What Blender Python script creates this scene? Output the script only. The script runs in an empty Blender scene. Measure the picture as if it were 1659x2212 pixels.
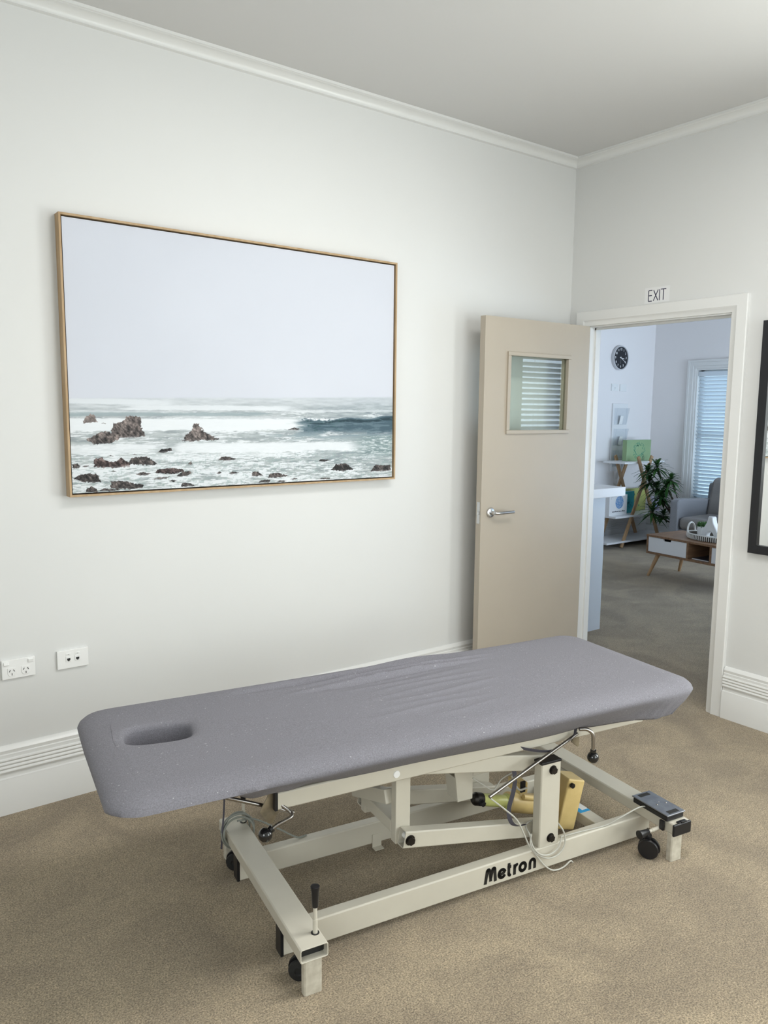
import bpy, bmesh, math, random
import numpy as np
from mathutils import Vector, Matrix, noise, geometry
random.seed(7)
PI = math.pi
C = bpy.context.scene.collection
V3 = Vector

# ------------------------------------------------------------------ materials
def nd(nt, kind, **kw):
    n = nt.nodes.new(kind)
    for k, v in kw.items():
        if k in n.inputs: n.inputs[k].default_value = v
        else: setattr(n, k, v)
    return n

def mat(name, col, rough=0.5, metal=0.0, var=0.0, vscale=8.0, bump=0.0, bscale=80.0, bdist=0.001,
        sheen=0.0, coat=0.0, col2=None, spec=0.5, detail=3.0, stretch=None, trans=0.0, ior=1.45, rvar=0.0):
    m = bpy.data.materials.new(name); m.use_nodes = True
    nt = m.node_tree; b = nt.nodes['Principled BSDF']; L = nt.links.new
    b.inputs['Base Color'].default_value = (*col, 1)
    b.inputs['Roughness'].default_value = rough
    b.inputs['Metallic'].default_value = metal
    b.inputs['Specular IOR Level'].default_value = spec
    b.inputs['IOR'].default_value = ior
    b.inputs['Transmission Weight'].default_value = trans
    b.inputs['Sheen Weight'].default_value = sheen
    b.inputs['Coat Weight'].default_value = coat
    tc = nd(nt, 'ShaderNodeTexCoord'); src = tc.outputs['Object']
    if stretch:
        mp = nd(nt, 'ShaderNodeMapping'); mp.inputs['Scale'].default_value = stretch
        L(src, mp.inputs['Vector']); src = mp.outputs['Vector']
    if var > 0 or col2:
        n = nd(nt, 'ShaderNodeTexNoise', Scale=vscale, Detail=detail); L(src, n.inputs['Vector'])
        c2 = col2 if col2 else tuple(max(0, c * (1 - var)) for c in col)
        mx = nd(nt, 'ShaderNodeMix', data_type='RGBA')
        mx.inputs[6].default_value = (*col, 1); mx.inputs[7].default_value = (*c2, 1)
        r = nd(nt, 'ShaderNodeValToRGB'); r.color_ramp.elements[0].position = .35; r.color_ramp.elements[1].position = .65
        L(n.outputs['Fac'], r.inputs['Fac']); L(r.outputs['Color'], mx.inputs[0])
        L(mx.outputs[2], b.inputs['Base Color'])
    if bump > 0:
        n2 = nd(nt, 'ShaderNodeTexNoise', Scale=bscale, Detail=2.0); L(src, n2.inputs['Vector'])
        bp = nd(nt, 'ShaderNodeBump', Strength=bump, Distance=bdist)
        L(n2.outputs['Fac'], bp.inputs['Height']); L(bp.outputs['Normal'], b.inputs['Normal'])
    return m

def glass(name, tint=(1, 1, 1), ior=1.5, rough=0.0):
    m = bpy.data.materials.new(name); m.use_nodes = True
    nt = m.node_tree; nt.nodes.clear(); L = nt.links.new
    o = nd(nt, 'ShaderNodeOutputMaterial')
    t = nd(nt, 'ShaderNodeBsdfTransparent', Color=(*tint, 1)); g = nd(nt, 'ShaderNodeBsdfGlossy', Roughness=rough)
    f = nd(nt, 'ShaderNodeFresnel', IOR=ior); mx = nd(nt, 'ShaderNodeMixShader'); ge = nd(nt, 'ShaderNodeNewGeometry')
    iv = nd(nt, 'ShaderNodeMath', operation='SUBTRACT'); iv.inputs[0].default_value = 1; L(ge.outputs['Backfacing'], iv.inputs[1])
    fm = nd(nt, 'ShaderNodeMath', operation='MULTIPLY'); L(f.outputs[0], fm.inputs[0]); L(iv.outputs[0], fm.inputs[1])
    L(fm.outputs[0], mx.inputs[0]); L(t.outputs[0], mx.inputs[1]); L(g.outputs[0], mx.inputs[2]); L(mx.outputs[0], o.inputs[0])
    return m

def carpet_mat():
    m = bpy.data.materials.new('carpet'); m.use_nodes = True
    nt = m.node_tree; b = nt.nodes['Principled BSDF']; L = nt.links.new
    b.inputs['Roughness'].default_value = 1.0; b.inputs['Specular IOR Level'].default_value = .1
    b.inputs['Sheen Weight'].default_value = .25; b.inputs['Sheen Roughness'].default_value = .6
    tc = nd(nt, 'ShaderNodeTexCoord'); src = tc.outputs['Object']
    fine = nd(nt, 'ShaderNodeTexNoise', Scale=210.0, Detail=4.0, Roughness=.75); L(src, fine.inputs['Vector'])
    mid = nd(nt, 'ShaderNodeTexNoise', Scale=42.0, Detail=5.0, Roughness=.75); L(src, mid.inputs['Vector'])
    big = nd(nt, 'ShaderNodeTexNoise', Scale=2.6, Detail=3.0, Distortion=1.1); L(src, big.inputs['Vector'])
    def ramp(n, a, c, p0, p1):
        r = nd(nt, 'ShaderNodeValToRGB'); e = r.color_ramp.elements
        e[0].position = p0; e[1].position = p1; e[0].color = (*a, 1); e[1].color = (*c, 1)
        L(n.outputs['Fac'], r.inputs['Fac']); return r
    r1 = ramp(fine, (.155, .117, .070), (.60, .48, .325), .38, .64)
    r2 = ramp(mid, (.84, .84, .84), (1.12, 1.11, 1.10), .35, .65)
    r3 = ramp(big, (.80, .79, .78), (1.10, 1.10, 1.08), .36, .64)
    m1 = nd(nt, 'ShaderNodeMix', data_type='RGBA', blend_type='MULTIPLY'); m1.inputs[0].default_value = 1
    m2 = nd(nt, 'ShaderNodeMix', data_type='RGBA', blend_type='MULTIPLY'); m2.inputs[0].default_value = 1
    L(r1.outputs[0], m1.inputs[6]); L(r2.outputs[0], m1.inputs[7]); L(m1.outputs[2], m2.inputs[6]); L(r3.outputs[0], m2.inputs[7])
    L(m2.outputs[2], b.inputs['Base Color'])
    mp = nd(nt, 'ShaderNodeMath', operation='MULTIPLY_ADD'); mp.inputs[1].default_value = .35
    L(mid.outputs['Fac'], mp.inputs[0]); L(fine.outputs['Fac'], mp.inputs[2])
    bp = nd(nt, 'ShaderNodeBump', Strength=.9, Distance=.006); L(mp.outputs[0], bp.inputs['Height']); L(bp.outputs['Normal'], b.inputs['Normal'])
    return m

def fleece_mat():
    m = bpy.data.materials.new('grey fleece'); m.use_nodes = True
    nt = m.node_tree; b = nt.nodes['Principled BSDF']; L = nt.links.new
    b.inputs['Roughness'].default_value = .95; b.inputs['Specular IOR Level'].default_value = .15
    b.inputs['Sheen Weight'].default_value = .04; b.inputs['Sheen Roughness'].default_value = .5
    tc = nd(nt, 'ShaderNodeTexCoord'); src = tc.outputs['Object']
    n = nd(nt, 'ShaderNodeTexNoise', Scale=330.0, Detail=4.0, Roughness=.7); L(src, n.inputs['Vector'])
    r = nd(nt, 'ShaderNodeValToRGB'); e = r.color_ramp.elements
    e[0].position = .36; e[0].color = (.165, .160, .180, 1); e[1].position = .66; e[1].color = (.242, .236, .262, 1)
    L(n.outputs['Fac'], r.inputs['Fac'])
    # pale lint caught in the pile
    v = nd(nt, 'ShaderNodeTexVoronoi', Scale=75.0, Randomness=1.0); 
    mp = nd(nt, 'ShaderNodeMapping'); mp.inputs['Scale'].default_value = (1, 1.9, 1); mp.inputs['Rotation'].default_value = (0, 0, .5)
    wv = nd(nt, 'ShaderNodeTexNoise', Scale=30.0); L(src, wv.inputs['Vector'])
    ad = nd(nt, 'ShaderNodeMix', data_type='VECTOR'); ad.inputs[0].default_value = .03
    L(src, ad.inputs[4]); L(wv.outputs['Color'], ad.inputs[5]); L(ad.outputs[1], mp.inputs['Vector']); L(mp.outputs[0], v.inputs['Vector'])
    lt = nd(nt, 'ShaderNodeMath', operation='LESS_THAN'); lt.inputs[1].default_value = .13; L(v.outputs['Distance'], lt.inputs[0])
    sp = nd(nt, 'ShaderNodeSeparateColor'); L(v.outputs['Color'], sp.inputs[0])
    gt = nd(nt, 'ShaderNodeMath', operation='GREATER_THAN'); gt.inputs[1].default_value = .80; L(sp.outputs[0], gt.inputs[0])
    mu = nd(nt, 'ShaderNodeMath', operation='MULTIPLY'); L(lt.outputs[0], mu.inputs[0]); L(gt.outputs[0], mu.inputs[1])
    m8 = nd(nt, 'ShaderNodeMath', operation='MULTIPLY'); m8.inputs[1].default_value = .55; L(mu.outputs[0], m8.inputs[0])
    mx = nd(nt, 'ShaderNodeMix', data_type='RGBA'); mx.inputs[7].default_value = (.62, .62, .62, 1)
    L(m8.outputs[0], mx.inputs[0]); L(r.outputs[0], mx.inputs[6]); L(mx.outputs[2], b.inputs['Base Color'])
    bp = nd(nt, 'ShaderNodeBump', Strength=.5, Distance=.0015); L(n.outputs['Fac'], bp.inputs['Height']); L(bp.outputs['Normal'], b.inputs['Normal'])
    return m

def wood_mat(name, a, c, rough=.5, stretch=(1, 12, 12), sc=3.0):
    return mat(name, a, rough, col2=c, vscale=sc, detail=5, stretch=stretch)

def slat_mat():
    m = bpy.data.materials.new('white translucent slat'); m.use_nodes = True
    nt = m.node_tree; b = nt.nodes['Principled BSDF']; o = nt.nodes['Material Output']; L = nt.links.new
    b.inputs['Base Color'].default_value = (.84, .86, .88, 1); b.inputs['Roughness'].default_value = .45
    t = nd(nt, 'ShaderNodeBsdfTranslucent', Color=(.80, .88, .95, 1)); mx = nd(nt, 'ShaderNodeMixShader'); mx.inputs[0].default_value = .38
    L(b.outputs[0], mx.inputs[1]); L(t.outputs[0], mx.inputs[2]); L(mx.outputs[0], o.inputs['Surface'])
    return m

M = dict(
    wall=mat('white wall paint', (.71, .712, .70), .55, bump=.05, bscale=160, var=.02, vscale=1.2),
    ceil=mat('ceiling paint', (.64, .635, .625), .8, bump=.05, bscale=120),
    trim=mat('gloss white trim paint', (.76, .76, .745), .28, bump=.03, bscale=60),
    lobby=mat('lobby wall paint', (.86, .83, .82), .6, bump=.05, bscale=160),
    carpet=carpet_mat(), fleece=fleece_mat(),
    cream=mat('cream powder coat', (.585, .55, .465), .33, bump=.05, bscale=140, bdist=.0004, var=.03, vscale=14),
    cream_dirty=mat('scuffed cream powder coat', (.60, .56, .47), .42, bump=.06, bscale=90, col2=(.48, .44, .36), vscale=45),
    black=mat('black plastic', (.012, .012, .014), .35, bump=.03, bscale=200),
    ball=mat('glossy black plastic', (.008, .008, .009), .08, coat=.6),
    rubber=mat('black rubber', (.018, .018, .018), .7, bump=.2, bscale=260),
    bolt=mat('dark oiled steel', (.035, .03, .026), .35, metal=.6, var=.4, vscale=120),
    chrome=mat('brushed chrome', (.36, .34, .32), .26, metal=1.0, bump=.02, bscale=300),
    steelw=mat('zinc plated bracket', (.20, .17, .12), .42, metal=.65, col2=(.36, .31, .22), vscale=22),
    satin=mat('satin nickel', (.62, .63, .64), .25, metal=1.0),
    tan=mat('tan plastic', (.66, .50, .22), .38, bump=.05, bscale=160, col2=(.58, .43, .18), vscale=18),
    lime=mat('yellow green sleeve', (.60, .62, .22), .35, var=.15, vscale=30),
    cable=mat('grey cable sheath', (.50, .49, .44), .5), cable2=mat('darker grey cable sheath', (.24, .25, .22), .5),
    strap=mat('grey webbing', (.085, .08, .10), .9, bump=.4, bscale=500),
    door=mat('taupe door paint', (.455, .40, .325), .36, bump=.04, bscale=220, var=.03, vscale=4),
    oak=wood_mat('pale oak', (.47, .33, .19), (.39, .26, .135), .5, (8, 8, 1), 6),
    walnut=wood_mat('warm walnut', (.30, .175, .095), (.20, .11, .06), .42, (1.5, 14, 14), 3),
    beech=wood_mat('beech wood', (.50, .32, .17), (.40, .24, .12), .5, (9, 9, 1.2), 4),
    canvas_edge=mat('dark canvas edge', (.05, .04, .05), .8, bump=.1, bscale=400),
    plate=mat('white socket plastic', (.85, .85, .84), .25), hole=mat('dark slot', (.02, .02, .02), .6),
    white=mat('white laminate', (.83, .83, .83), .32, bump=.01, bscale=50),
    slat=slat_mat(), gap_dark=mat('dark taupe weave gap', (.10, .085, .07), .9, bump=.4, bscale=300),
    acrylic=glass('clear acrylic', (.95, .96, .97), 1.35),
    pane=glass('window glass', (.96, .98, .97), 1.5),
    doorglass=glass('door glass', (.93, .965, .94), 1.6),
    mirror=mat('mirror silver', (.92, .93, .92), .015, metal=1.0),
    black_frame=mat('black lacquer frame', (.012, .012, .014), .3),
    sofa=mat('grey tweed upholstery', (.20, .205, .22), .95, bump=.35, bscale=420, col2=(.27, .275, .29), vscale=260, sheen=.2),
    sofa2=mat('warm grey tweed cushion', (.20, .185, .175), .95, bump=.35, bscale=420, col2=(.26, .245, .23), vscale=260, sheen=.2),
    leaf=mat('dark green leaf', (.018, .062, .016), .35, col2=(.05, .13, .03), vscale=9, bump=.05, bscale=60),
    leaf2=mat('succulent leaf', (.05, .14, .045), .45, col2=(.10, .20, .06), vscale=40),
    bark=mat('plant stem bark', (.10, .075, .05), .9, bump=.4, bscale=120, var=.4, vscale=60),
    soil=mat('potting soil', (.03, .022, .015), 1.0, bump=.8, bscale=150),
    pot=mat('white ceramic', (.82, .81, .79), .3, bump=.02, bscale=40),
    woven=mat('white woven cord', (.76, .75, .71), .85, bump=.4, bscale=300),
    green=mat('sage green gift box', (.30, .42, .215), .35, col2=(.26, .39, .21), vscale=5),
    teal=mat('teal gift box', (.02, .30, .36), .35, col2=(.03, .36, .40), vscale=8),
    yellow=mat('olive yellow gift box', (.50, .52, .16), .4, col2=(.46, .50, .18), vscale=8),
    inkgreen=mat('dark green print', (.07, .28, .18), .5), inkblue=mat('blue print', (.16, .34, .62), .5),
    inkteal=mat('dark teal print', (.01, .16, .20), .5), inkgrey=mat('dark grey print', (.06, .06, .07), .5),
    ink=mat('black lettering vinyl', (.012, .012, .012), .45), navy=mat('navy ink', (.03, .03, .07), .6),
    paper=mat('laminated paper', (.80, .80, .80), .25), clockface=mat('black clock dial', (.012, .014, .02), .4),
    clockrim=mat('silver white clock rim', (.62, .62, .64), .35), whiteink=mat('white print', (.85, .85, .85), .5),
    blue=mat('blue sticker', (.02, .32, .66), .4), alu=mat('worn aluminium plate', (.33, .34, .37), .33, metal=.85, col2=(.26, .27, .30), vscale=40, bump=.05, bscale=120),
    counter=mat('pale blue grey laminate', (.66, .71, .76), .35), scuff=mat('graphite scuff mark', (.45, .45, .44), .8),
)

# ------------------------------------------------------------------ mesh builder
class MB:
    def __init__(s): s.bm = bmesh.new()
    def faces(s, vs, fs):
        v = [s.bm.verts.new(p) for p in vs]
        for f in fs:
            try: s.bm.faces.new([v[i] for i in f])
            except ValueError: pass
        return s
    def box(s, x0, x1, y0, y1, z0, z1):
        p = [(x0,y0,z0),(x1,y0,z0),(x1,y1,z0),(x0,y1,z0),(x0,y0,z1),(x1,y0,z1),(x1,y1,z1),(x0,y1,z1)]
        return s.faces(p, [(0,3,2,1),(4,5,6,7),(0,1,5,4),(1,2,6,5),(2,3,7,6),(3,0,4,7)])
    def obox(s, c, d, ax=(1,0,0), az=(0,0,1)):
        x = V3(ax).normalized(); z = V3(az); z = (z - x * z.dot(x)).normalized(); y = z.cross(x)
        c = V3(c); h = [k / 2 for k in d]; p = []
        for k in ((-1,-1,-1),(1,-1,-1),(1,1,-1),(-1,1,-1),(-1,-1,1),(1,-1,1),(1,1,1),(-1,1,1)):
            p.append(c + x*h[0]*k[0] + y*h[1]*k[1] + z*h[2]*k[2])
        return s.faces(p, [(0,3,2,1),(4,5,6,7),(0,1,5,4),(1,2,6,5),(2,3,7,6),(3,0,4,7)])
    def prism(s, poly, o, ax, ay, n, t):
        o, ax, ay, n = V3(o), V3(ax), V3(ay), V3(n)
        a = [o + ax*x + ay*y for x, y in poly]; b = [p + n*t for p in a]; k = len(poly)
        fs = [tuple(range(k)), tuple(range(2*k-1, k-1, -1))] + [(i, (i+1) % k, k + (i+1) % k, k + i) for i in range(k)]
        return s.faces(a + b, fs)
    def cyl(s, p0, p1, r0, r1=None, n=20, cap=True):
        return s.tube([p0, p1], [r0, r0 if r1 is None else r1], n, cap=cap)
    def tube(s, pts, r, n=12, closed=False, cap=True):
        P = [V3(p) for p in pts]; k = len(P)
        rs = r if isinstance(r, (list, tuple)) else [r] * k
        d0 = (P[1] - P[0]).normalized()
        up = V3((0,0,1)) if abs(d0.z) < .9 else V3((1,0,0))
        a = d0.cross(up).normalized(); rings = []
        for i in range(k):
            if closed: d = (P[(i+1) % k] - P[i-1])
            else: d = P[min(i+1, k-1)] - P[max(i-1, 0)]
            d.normalize(); a = (a - d * a.dot(d)).normalized(); b = d.cross(a)
            rings.append([s.bm.verts.new(P[i] + (a*math.cos(2*PI*j/n) + b*math.sin(2*PI*j/n)) * rs[i]) for j in range(n)])
        for i in range(k if closed else k-1):
            A, B = rings[i], rings[(i+1) % k]
            for j in range(n): s.bm.faces.new((A[j], A[(j+1) % n], B[(j+1) % n], B[j]))
        if cap and not closed:
            s.bm.faces.new(rings[0][::-1]); s.bm.faces.new(rings[-1])
        return s
    def lathe(s, prof, c, n=32, axis=(0,0,1), ax=None):
        z = V3(axis).normalized(); x = V3(ax) if ax else (V3((1,0,0)) if abs(z.x) < .9 else V3((0,1,0)))
        x = (x - z*x.dot(z)).normalized(); y = z.cross(x); c = V3(c); rings = []
        for r, h in prof:
            if r < 1e-6: rings.append([s.bm.verts.new(c + z*h)])
            else: rings.append([s.bm.verts.new(c + z*h + (x*math.cos(2*PI*j/n) + y*math.sin(2*PI*j/n))*r) for j in range(n)])
        for A, B in zip(rings, rings[1:]):
            for j in range(n):
                a0, a1 = A[j % len(A)], A[(j+1) % len(A)]; b0, b1 = B[j % len(B)], B[(j+1) % len(B)]
                f = [a0] + ([a1] if a1 is not a0 else []) + ([b1] if b1 is not b0 else []) + [b0]
                if len(f) > 2:
                    try: s.bm.faces.new(f)
                    except ValueError: pass
        return s
    def ball(s, c, r, sc=(1,1,1), n=20):
        k = n // 2
        for i in range(0): pass
        c = V3(c); rings = []
        for i in range(k+1):
            t = PI*i/k
            if i in (0, k): rings.append([s.bm.verts.new(c + V3((0,0,r*math.cos(t)*sc[2])))])
            else: rings.append([s.bm.verts.new(c + V3((r*math.sin(t)*math.cos(2*PI*j/n)*sc[0], r*math.sin(t)*math.sin(2*PI*j/n)*sc[1], r*math.cos(t)*sc[2]))) for j in range(n)])
        for A, B in zip(rings, rings[1:]):
            for j in range(n):
                f = []
                for v in (A[j % len(A)], A[(j+1) % len(A)], B[(j+1) % len(B)], B[j % len(B)]):
                    if v not in f: f.append(v)
                s.bm.faces.new(f)
        return s
    def recttube(s, p0, p1, w, h, t, up=(0,0,1)):
        """open ended hollow rectangular section"""
        p0, p1 = V3(p0), V3(p1); d = (p1-p0).normalized(); z = V3(up); z = (z - d*z.dot(d)).normalized(); x = d.cross(z)
        def ring(p, w, h):
            r = []; c = min(w, h) * .09
            for sx, sz in ((-1,-1),(1,-1),(1,1),(-1,1)):
                q = [(sx*(w/2-c), sz*h/2), (sx*w/2, sz*(h/2-c))]
                if sx*sz > 0: q = q
                else: q = q[::-1]
                if (sx, sz) in ((1,-1),): q = [(w/2-c, -h/2), (w/2, -h/2+c)]
                if (sx, sz) == (1,1): q = [(w/2, h/2-c), (w/2-c, h/2)]
                if (sx, sz) == (-1,1): q = [(-w/2+c, h/2), (-w/2, h/2-c)]
                if (sx, sz) == (-1,-1): q = [(-w/2, -h/2+c), (-w/2+c, -h/2)]
                r += [s.bm.verts.new(p + x*a + z*b) for a, b in q]
            return r
        A, B, Ci, Di = ring(p0, w, h), ring(p1, w, h), ring(p0, w-2*t, h-2*t), ring(p1, w-2*t, h-2*t)
        for i in range(8):
            j = (i+1) % 8
            for f in ((A[i], A[j], B[j], B[i]), (Ci[j], Ci[i], Di[i], Di[j]), (A[j], A[i], Ci[i], Ci[j]), (B[i], B[j], Di[j], Di[i])):
                s.bm.faces.new(f)
        return s
    def stroke(s, pts, w, o, ax, ay, n, t, round_=True):
        """flat stroke of width w with raised thickness t along 2D pts"""
        for (x0, y0), (x1, y1) in zip(pts, pts[1:]):
            d = V3((x1-x0, y1-y0)); l = d.length
            if l < 1e-7: continue
            d /= l; q = V3((-d.y, d.x)) * w/2
            s.prism([(x0-q.x, y0-q.y), (x1-q.x, y1-q.y), (x1+q.x, y1+q.y), (x0+q.x, y0+q.y)], o, ax, ay, n, t)
        if round_:
            for x, y in pts[1:-1]:
                s.prism([(x + w/2*math.cos(k*PI/5), y + w/2*math.sin(k*PI/5)) for k in range(10)], o, ax, ay, n, t)
        return s
    def build(s, name, m, parent=None, bevel=0.0, seg=2, ang=35, smooth=True, sub=0):
        bm = s.bm
        bmesh.ops.recalc_face_normals(bm, faces=bm.faces)
        me = bpy.data.meshes.new(name); bm.to_mesh(me); bm.free()
        me.materials.append(M[m] if isinstance(m, str) else m)
        o = bpy.data.objects.new(name, me); C.objects.link(o)
        if smooth:
            me.polygons.foreach_set('use_smooth', [True]*len(me.polygons)); me.set_sharp_from_angle(angle=math.radians(ang))
        if parent: o.parent = parent
        if bevel:
            b = o.modifiers.new('bevel', 'BEVEL'); b.width = bevel; b.segments = seg; b.limit_method = 'ANGLE'; b.angle_limit = math.radians(40); b.harden_normals = True
        if sub:
            b = o.modifiers.new('sub', 'SUBSURF'); b.levels = sub; b.render_levels = sub
        return o

def thing(name, label, cat, loc=(0,0,0), rot=0, group=None):
    o = bpy.data.objects.new(name, None); C.objects.link(o); o.empty_display_size = .1
    o.location = loc; o.rotation_euler = (0, 0, rot); o['label'] = label; o['category'] = cat
    if group: o['group'] = group
    return o
def tag(o, label, cat, group=None):
    o['label'] = label; o['category'] = cat
    if group: o['group'] = group
    return o
def struct(o): o['kind'] = 'structure'; return o

def bez(pts, n=14):
    """smooth Catmull-Rom path"""
    P = [V3(p) for p in pts]; P = [P[0]*2-P[1]] + P + [P[-1]*2-P[-2]]; out = []
    for i in range(1, len(P)-2):
        for k in range(n):
            t = k/n; a, b, c, d = P[i-1], P[i], P[i+1], P[i+2]
            out.append(.5*((2*b) + (c-a)*t + (2*a-5*b+4*c-d)*t*t + (3*b-a-3*c+d)*t**3))
    out.append(P[-2]); return out

def extrude_profile(mb, prof, p, q, nrm):
    """prof (distance from wall, z) swept from p to q; nrm points into the room"""
    p, q, nrm = V3(p), V3(q), V3(nrm)
    return mb.prism(prof, p, nrm, V3((0,0,1)), (q-p).normalized(), (q-p).length)

# ------------------------------------------------------------------ setting
CZ = 2.986; XB = 4.85; YB = 2.73; XW = -4.9; YW = -4.4; T = .095; YF = -1.5
DY0, DY1, DZ = -1.018, -.138, 2.045
struct(MB().box(XW-.1, XB+.1, YW-.1, YB+.1, -.05, 0).build('floor', 'carpet', smooth=False))
struct(MB().box(XW-.1, XB+.1, YW-.1, YB+.1, CZ, CZ+.05).build('ceiling', 'ceil', smooth=False))
struct(MB().box(XW-.1, 0, 0, T, 0, CZ).build('wall_left', 'wall', smooth=False))
def wall_open(name, m, axis, a0, a1, t0, t1, holes):
    """wall running along axis 'x' or 'y' from a0 to a1, thickness t0..t1; holes (h0,h1,z0,z1)"""
    mb = MB()
    def bx(a, b, z, w):
        if b-a < 1e-4 or w-z < 1e-4: return
        if axis == 'y': mb.box(t0, t1, a, b, z, w)
        else: mb.box(a, b, t0, t1, z, w)
    cur = a0
    for h0, h1, z0, z1 in sorted(holes):
        bx(cur, h0, 0, CZ); bx(h0, h1, 0, z0); bx(h0, h1, z1, CZ); cur = h1
    bx(cur, a1, 0, CZ)
    return struct(mb.build(name, m, smooth=False))
W1 = (-3.35, -2.02, .75, 2.6)          # daylight window beside the mirror, out of frame
wall_open('wall_right', 'wall', 'y', YW-.1, YB, 0, T, [(DY0, DY1, 0, DZ), W1])
W2 = (-2.0, -.25, .6, 2.45)  # unseen rear window, added to let fill light in
wall_open('wall_rear', 'wall', 'x', XW-.1, T, YW-.1, YW, [W2])
W6 = (-3.9, -2.3, .8, 2.4)  # unseen window added behind the camera to brighten the right wall
wall_open('wall_near', 'wall', 'y', YW, 0, XW-.1, XW, [W6])
# lobby beyond the doorway
W3 = (1.25, 2.15, .5, 2.07)
wall_open('wall_lobby_far', 'lobby', 'y', YF-.1, YB+.1, XB, XB+.12, [W3])
struct(MB().box(T, XB, YB, YB+.1, 0, CZ).build('wall_lobby_left', 'lobby', smooth=False))
W4 = (.78, 2.2, .55, 2.05); W5 = (2.9, 4.4, .55, 2.3)  # second opening is unseen, added to bring more light into the lobby
wall_open('wall_lobby_right', 'lobby', 'x', T, XB, YF-.1, YF, [W4, W5])

# skirting boards
SK = [(0,0),(.026,0),(.026,.132),(.0235,.138),(.0235,.142),(.018,.146),(.017,.162),(.0245,.166),(.0265,.171),(.0245,.177),
      (.0225,.179),(.0245,.181),(.0265,.186),(.0245,.192),(.0225,.194),(.0245,.196),(.0265,.201),(.0245,.207),(.0225,.209),
      (.0245,.211),(.0265,.216),(.025,.221),(.020,.223),(.020,.236),(.016,.239),(.018,.252),(.011,.262),(.004,.268),(0,.268)]
def skirt(name, p, q, n, m='trim'): return struct(extrude_profile(MB(), SK, p, q, n).build(name, m, ang=28))
skirt('baseboard_left', (XW,0,0), (0,0,0), (0,-1,0))
skirt('baseboard_right', (0,-1.10,0), (0,YW,0), (-1,0,0))
skirt('baseboard_lobby_left', (T,YB,0), (XB,YB,0), (0,-1,0))
skirt('baseboard_lobby_far', (XB,YB,0), (XB,YF,0), (-1,0,0))
CO = [(0,CZ),(.060,CZ),(.060,CZ-.011),(.052,CZ-.0125)] + [(.014+.036*(1-math.sin(t)), CZ-.014-.027*(1-math.cos(t))) for t in [PI/2*k/8 for k in range(9)]][::1] + [(.016,CZ-.0415),(.016,CZ-.046),(0,CZ-.0485)]
def cornice(name, p, q, n): return struct(extrude_profile(MB(), CO, p, q, n).build(name, 'trim', ang=25))
cornice('trim_1', (XW,0,0), (0,0,0), (0,-1,0)); cornice('trim_2', (0,0,0), (0,YW,0), (-1,0,0))
cornice('trim_3', (T,YB,0), (XB,YB,0), (0,-1,0)); cornice('trim_4', (XB,YB,0), (XB,YF,0), (-1,0,0))

# door lining and architrave
def architrave(mb, x, s, y0, y1, z1, w=.083, z0=0, d=.021):
    """mitred moulded band around an opening in the plane x; s = -1 room side"""
    pr = [(0,0),(0,.010),(.018,.014),(.030,d),(w-.004,d),(w,d-.004),(w,0)]
    def ring(t):
        o, h = t
        return [(x+s*h, y0-o, z0), (x+s*h, y0-o, z1+o), (x+s*h, y1+o, z1+o), (x+s*h, y1+o, z0)]
    R = [[mb.bm.verts.new(p) for p in ring(t)] for t in pr]
    for A, B in zip(R, R[1:]):
        for i in range(3): mb.bm.faces.new((A[i], A[i+1], B[i+1], B[i]))
    mb.bm.faces.new([r[0] for r in R]); mb.bm.faces.new([r[3] for r in R][::-1])
    return mb
mb = MB(); architrave(mb, 0, -1, DY0+.004, DY1-.004, DZ-.004); architrave(mb, T, 1, DY0+.004, DY1-.004, DZ-.004)
struct(mb.build('trim_5', 'trim', ang=25))
mb = MB(); e = .001
mb.box(-e, T+e, DY0-.004, DY0+.012, 0, DZ); mb.box(-e, T+e, DY1-.012, DY1+.004, 0, DZ); mb.box(-e, T+e, DY0, DY1, DZ-.012, DZ+.004)
mb.box(.042, .054, DY0+.01, DY0+.022, 0, DZ-.01); mb.box(.042, .054, DY1-.022, DY1-.01, 0, DZ-.01); mb.box(.042, .054, DY0+.01, DY1-.01, DZ-.024, DZ-.01)
j = struct(mb.build('trim_6', 'trim', bevel=.001))
MB().obox((.028, DY0+.0135, 1.0), (.03, .004, .10)).build('strike_plate', 'satin', j)

# ------------------------------------------------------------------ door leaf (hinged at the left jamb, swung back to the wall)
dr = thing('door_1', 'taupe hinged door with small glazed panel swung open against the wall', 'door', (-.034, -.175, 0), math.radians(-.8))
del dr['label'], dr['category']; struct(dr)
LW, DT = .818, .038
wx0, wx1, wz0, wz1 = -.655, -.160, 1.428, 1.862     # bead outer
mb = MB(); ix0, ix1, iz0, iz1 = wx0+.02, wx1-.012, wz0+.018, wz1-.018
mb.box(-LW, ix0, 0, DT, .008, 2.036); mb.box(ix1, 0, 0, DT, .008, 2.036); mb.box(ix0, ix1, 0, DT, .008, iz0); mb.box(ix0, ix1, 0, DT, iz1, 2.036)
mb.build('door_panel', 'door', dr, bevel=0)
mb = MB()
for y0, y1 in ((-.010, .012), (DT-.012, DT+.010)):
    mb.box(wx0, wx1, y0, y1, wz1-.020, wz1); mb.box(wx0, wx1, y0, y1, wz0, wz0+.020)
    mb.box(wx0, wx0+.022, y0, y1, wz0+.020, wz1-.020); mb.box(wx1-.022, wx1, y0, y1, wz0+.020, wz1-.020)
mb.build('glazing_bead', 'door', dr, bevel=.002)
MB().box(ix0, ix1, .016, .022, iz0, iz1).build('glass_pane', 'doorglass', dr, smooth=False)
hd = MB().lathe([(0,-.012),(.020,-.012),(.0255,-.009),(.0265,-.002),(.0265,0)], (-LW+.066,0,1.012), 32, axis=(0,1,0)).build('handle_rose', 'satin', dr)
mb = MB(); mb.tube([(-LW+.066,-.005,1.012),(-LW+.066,-.040,1.012)], .0105, 18)
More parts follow.
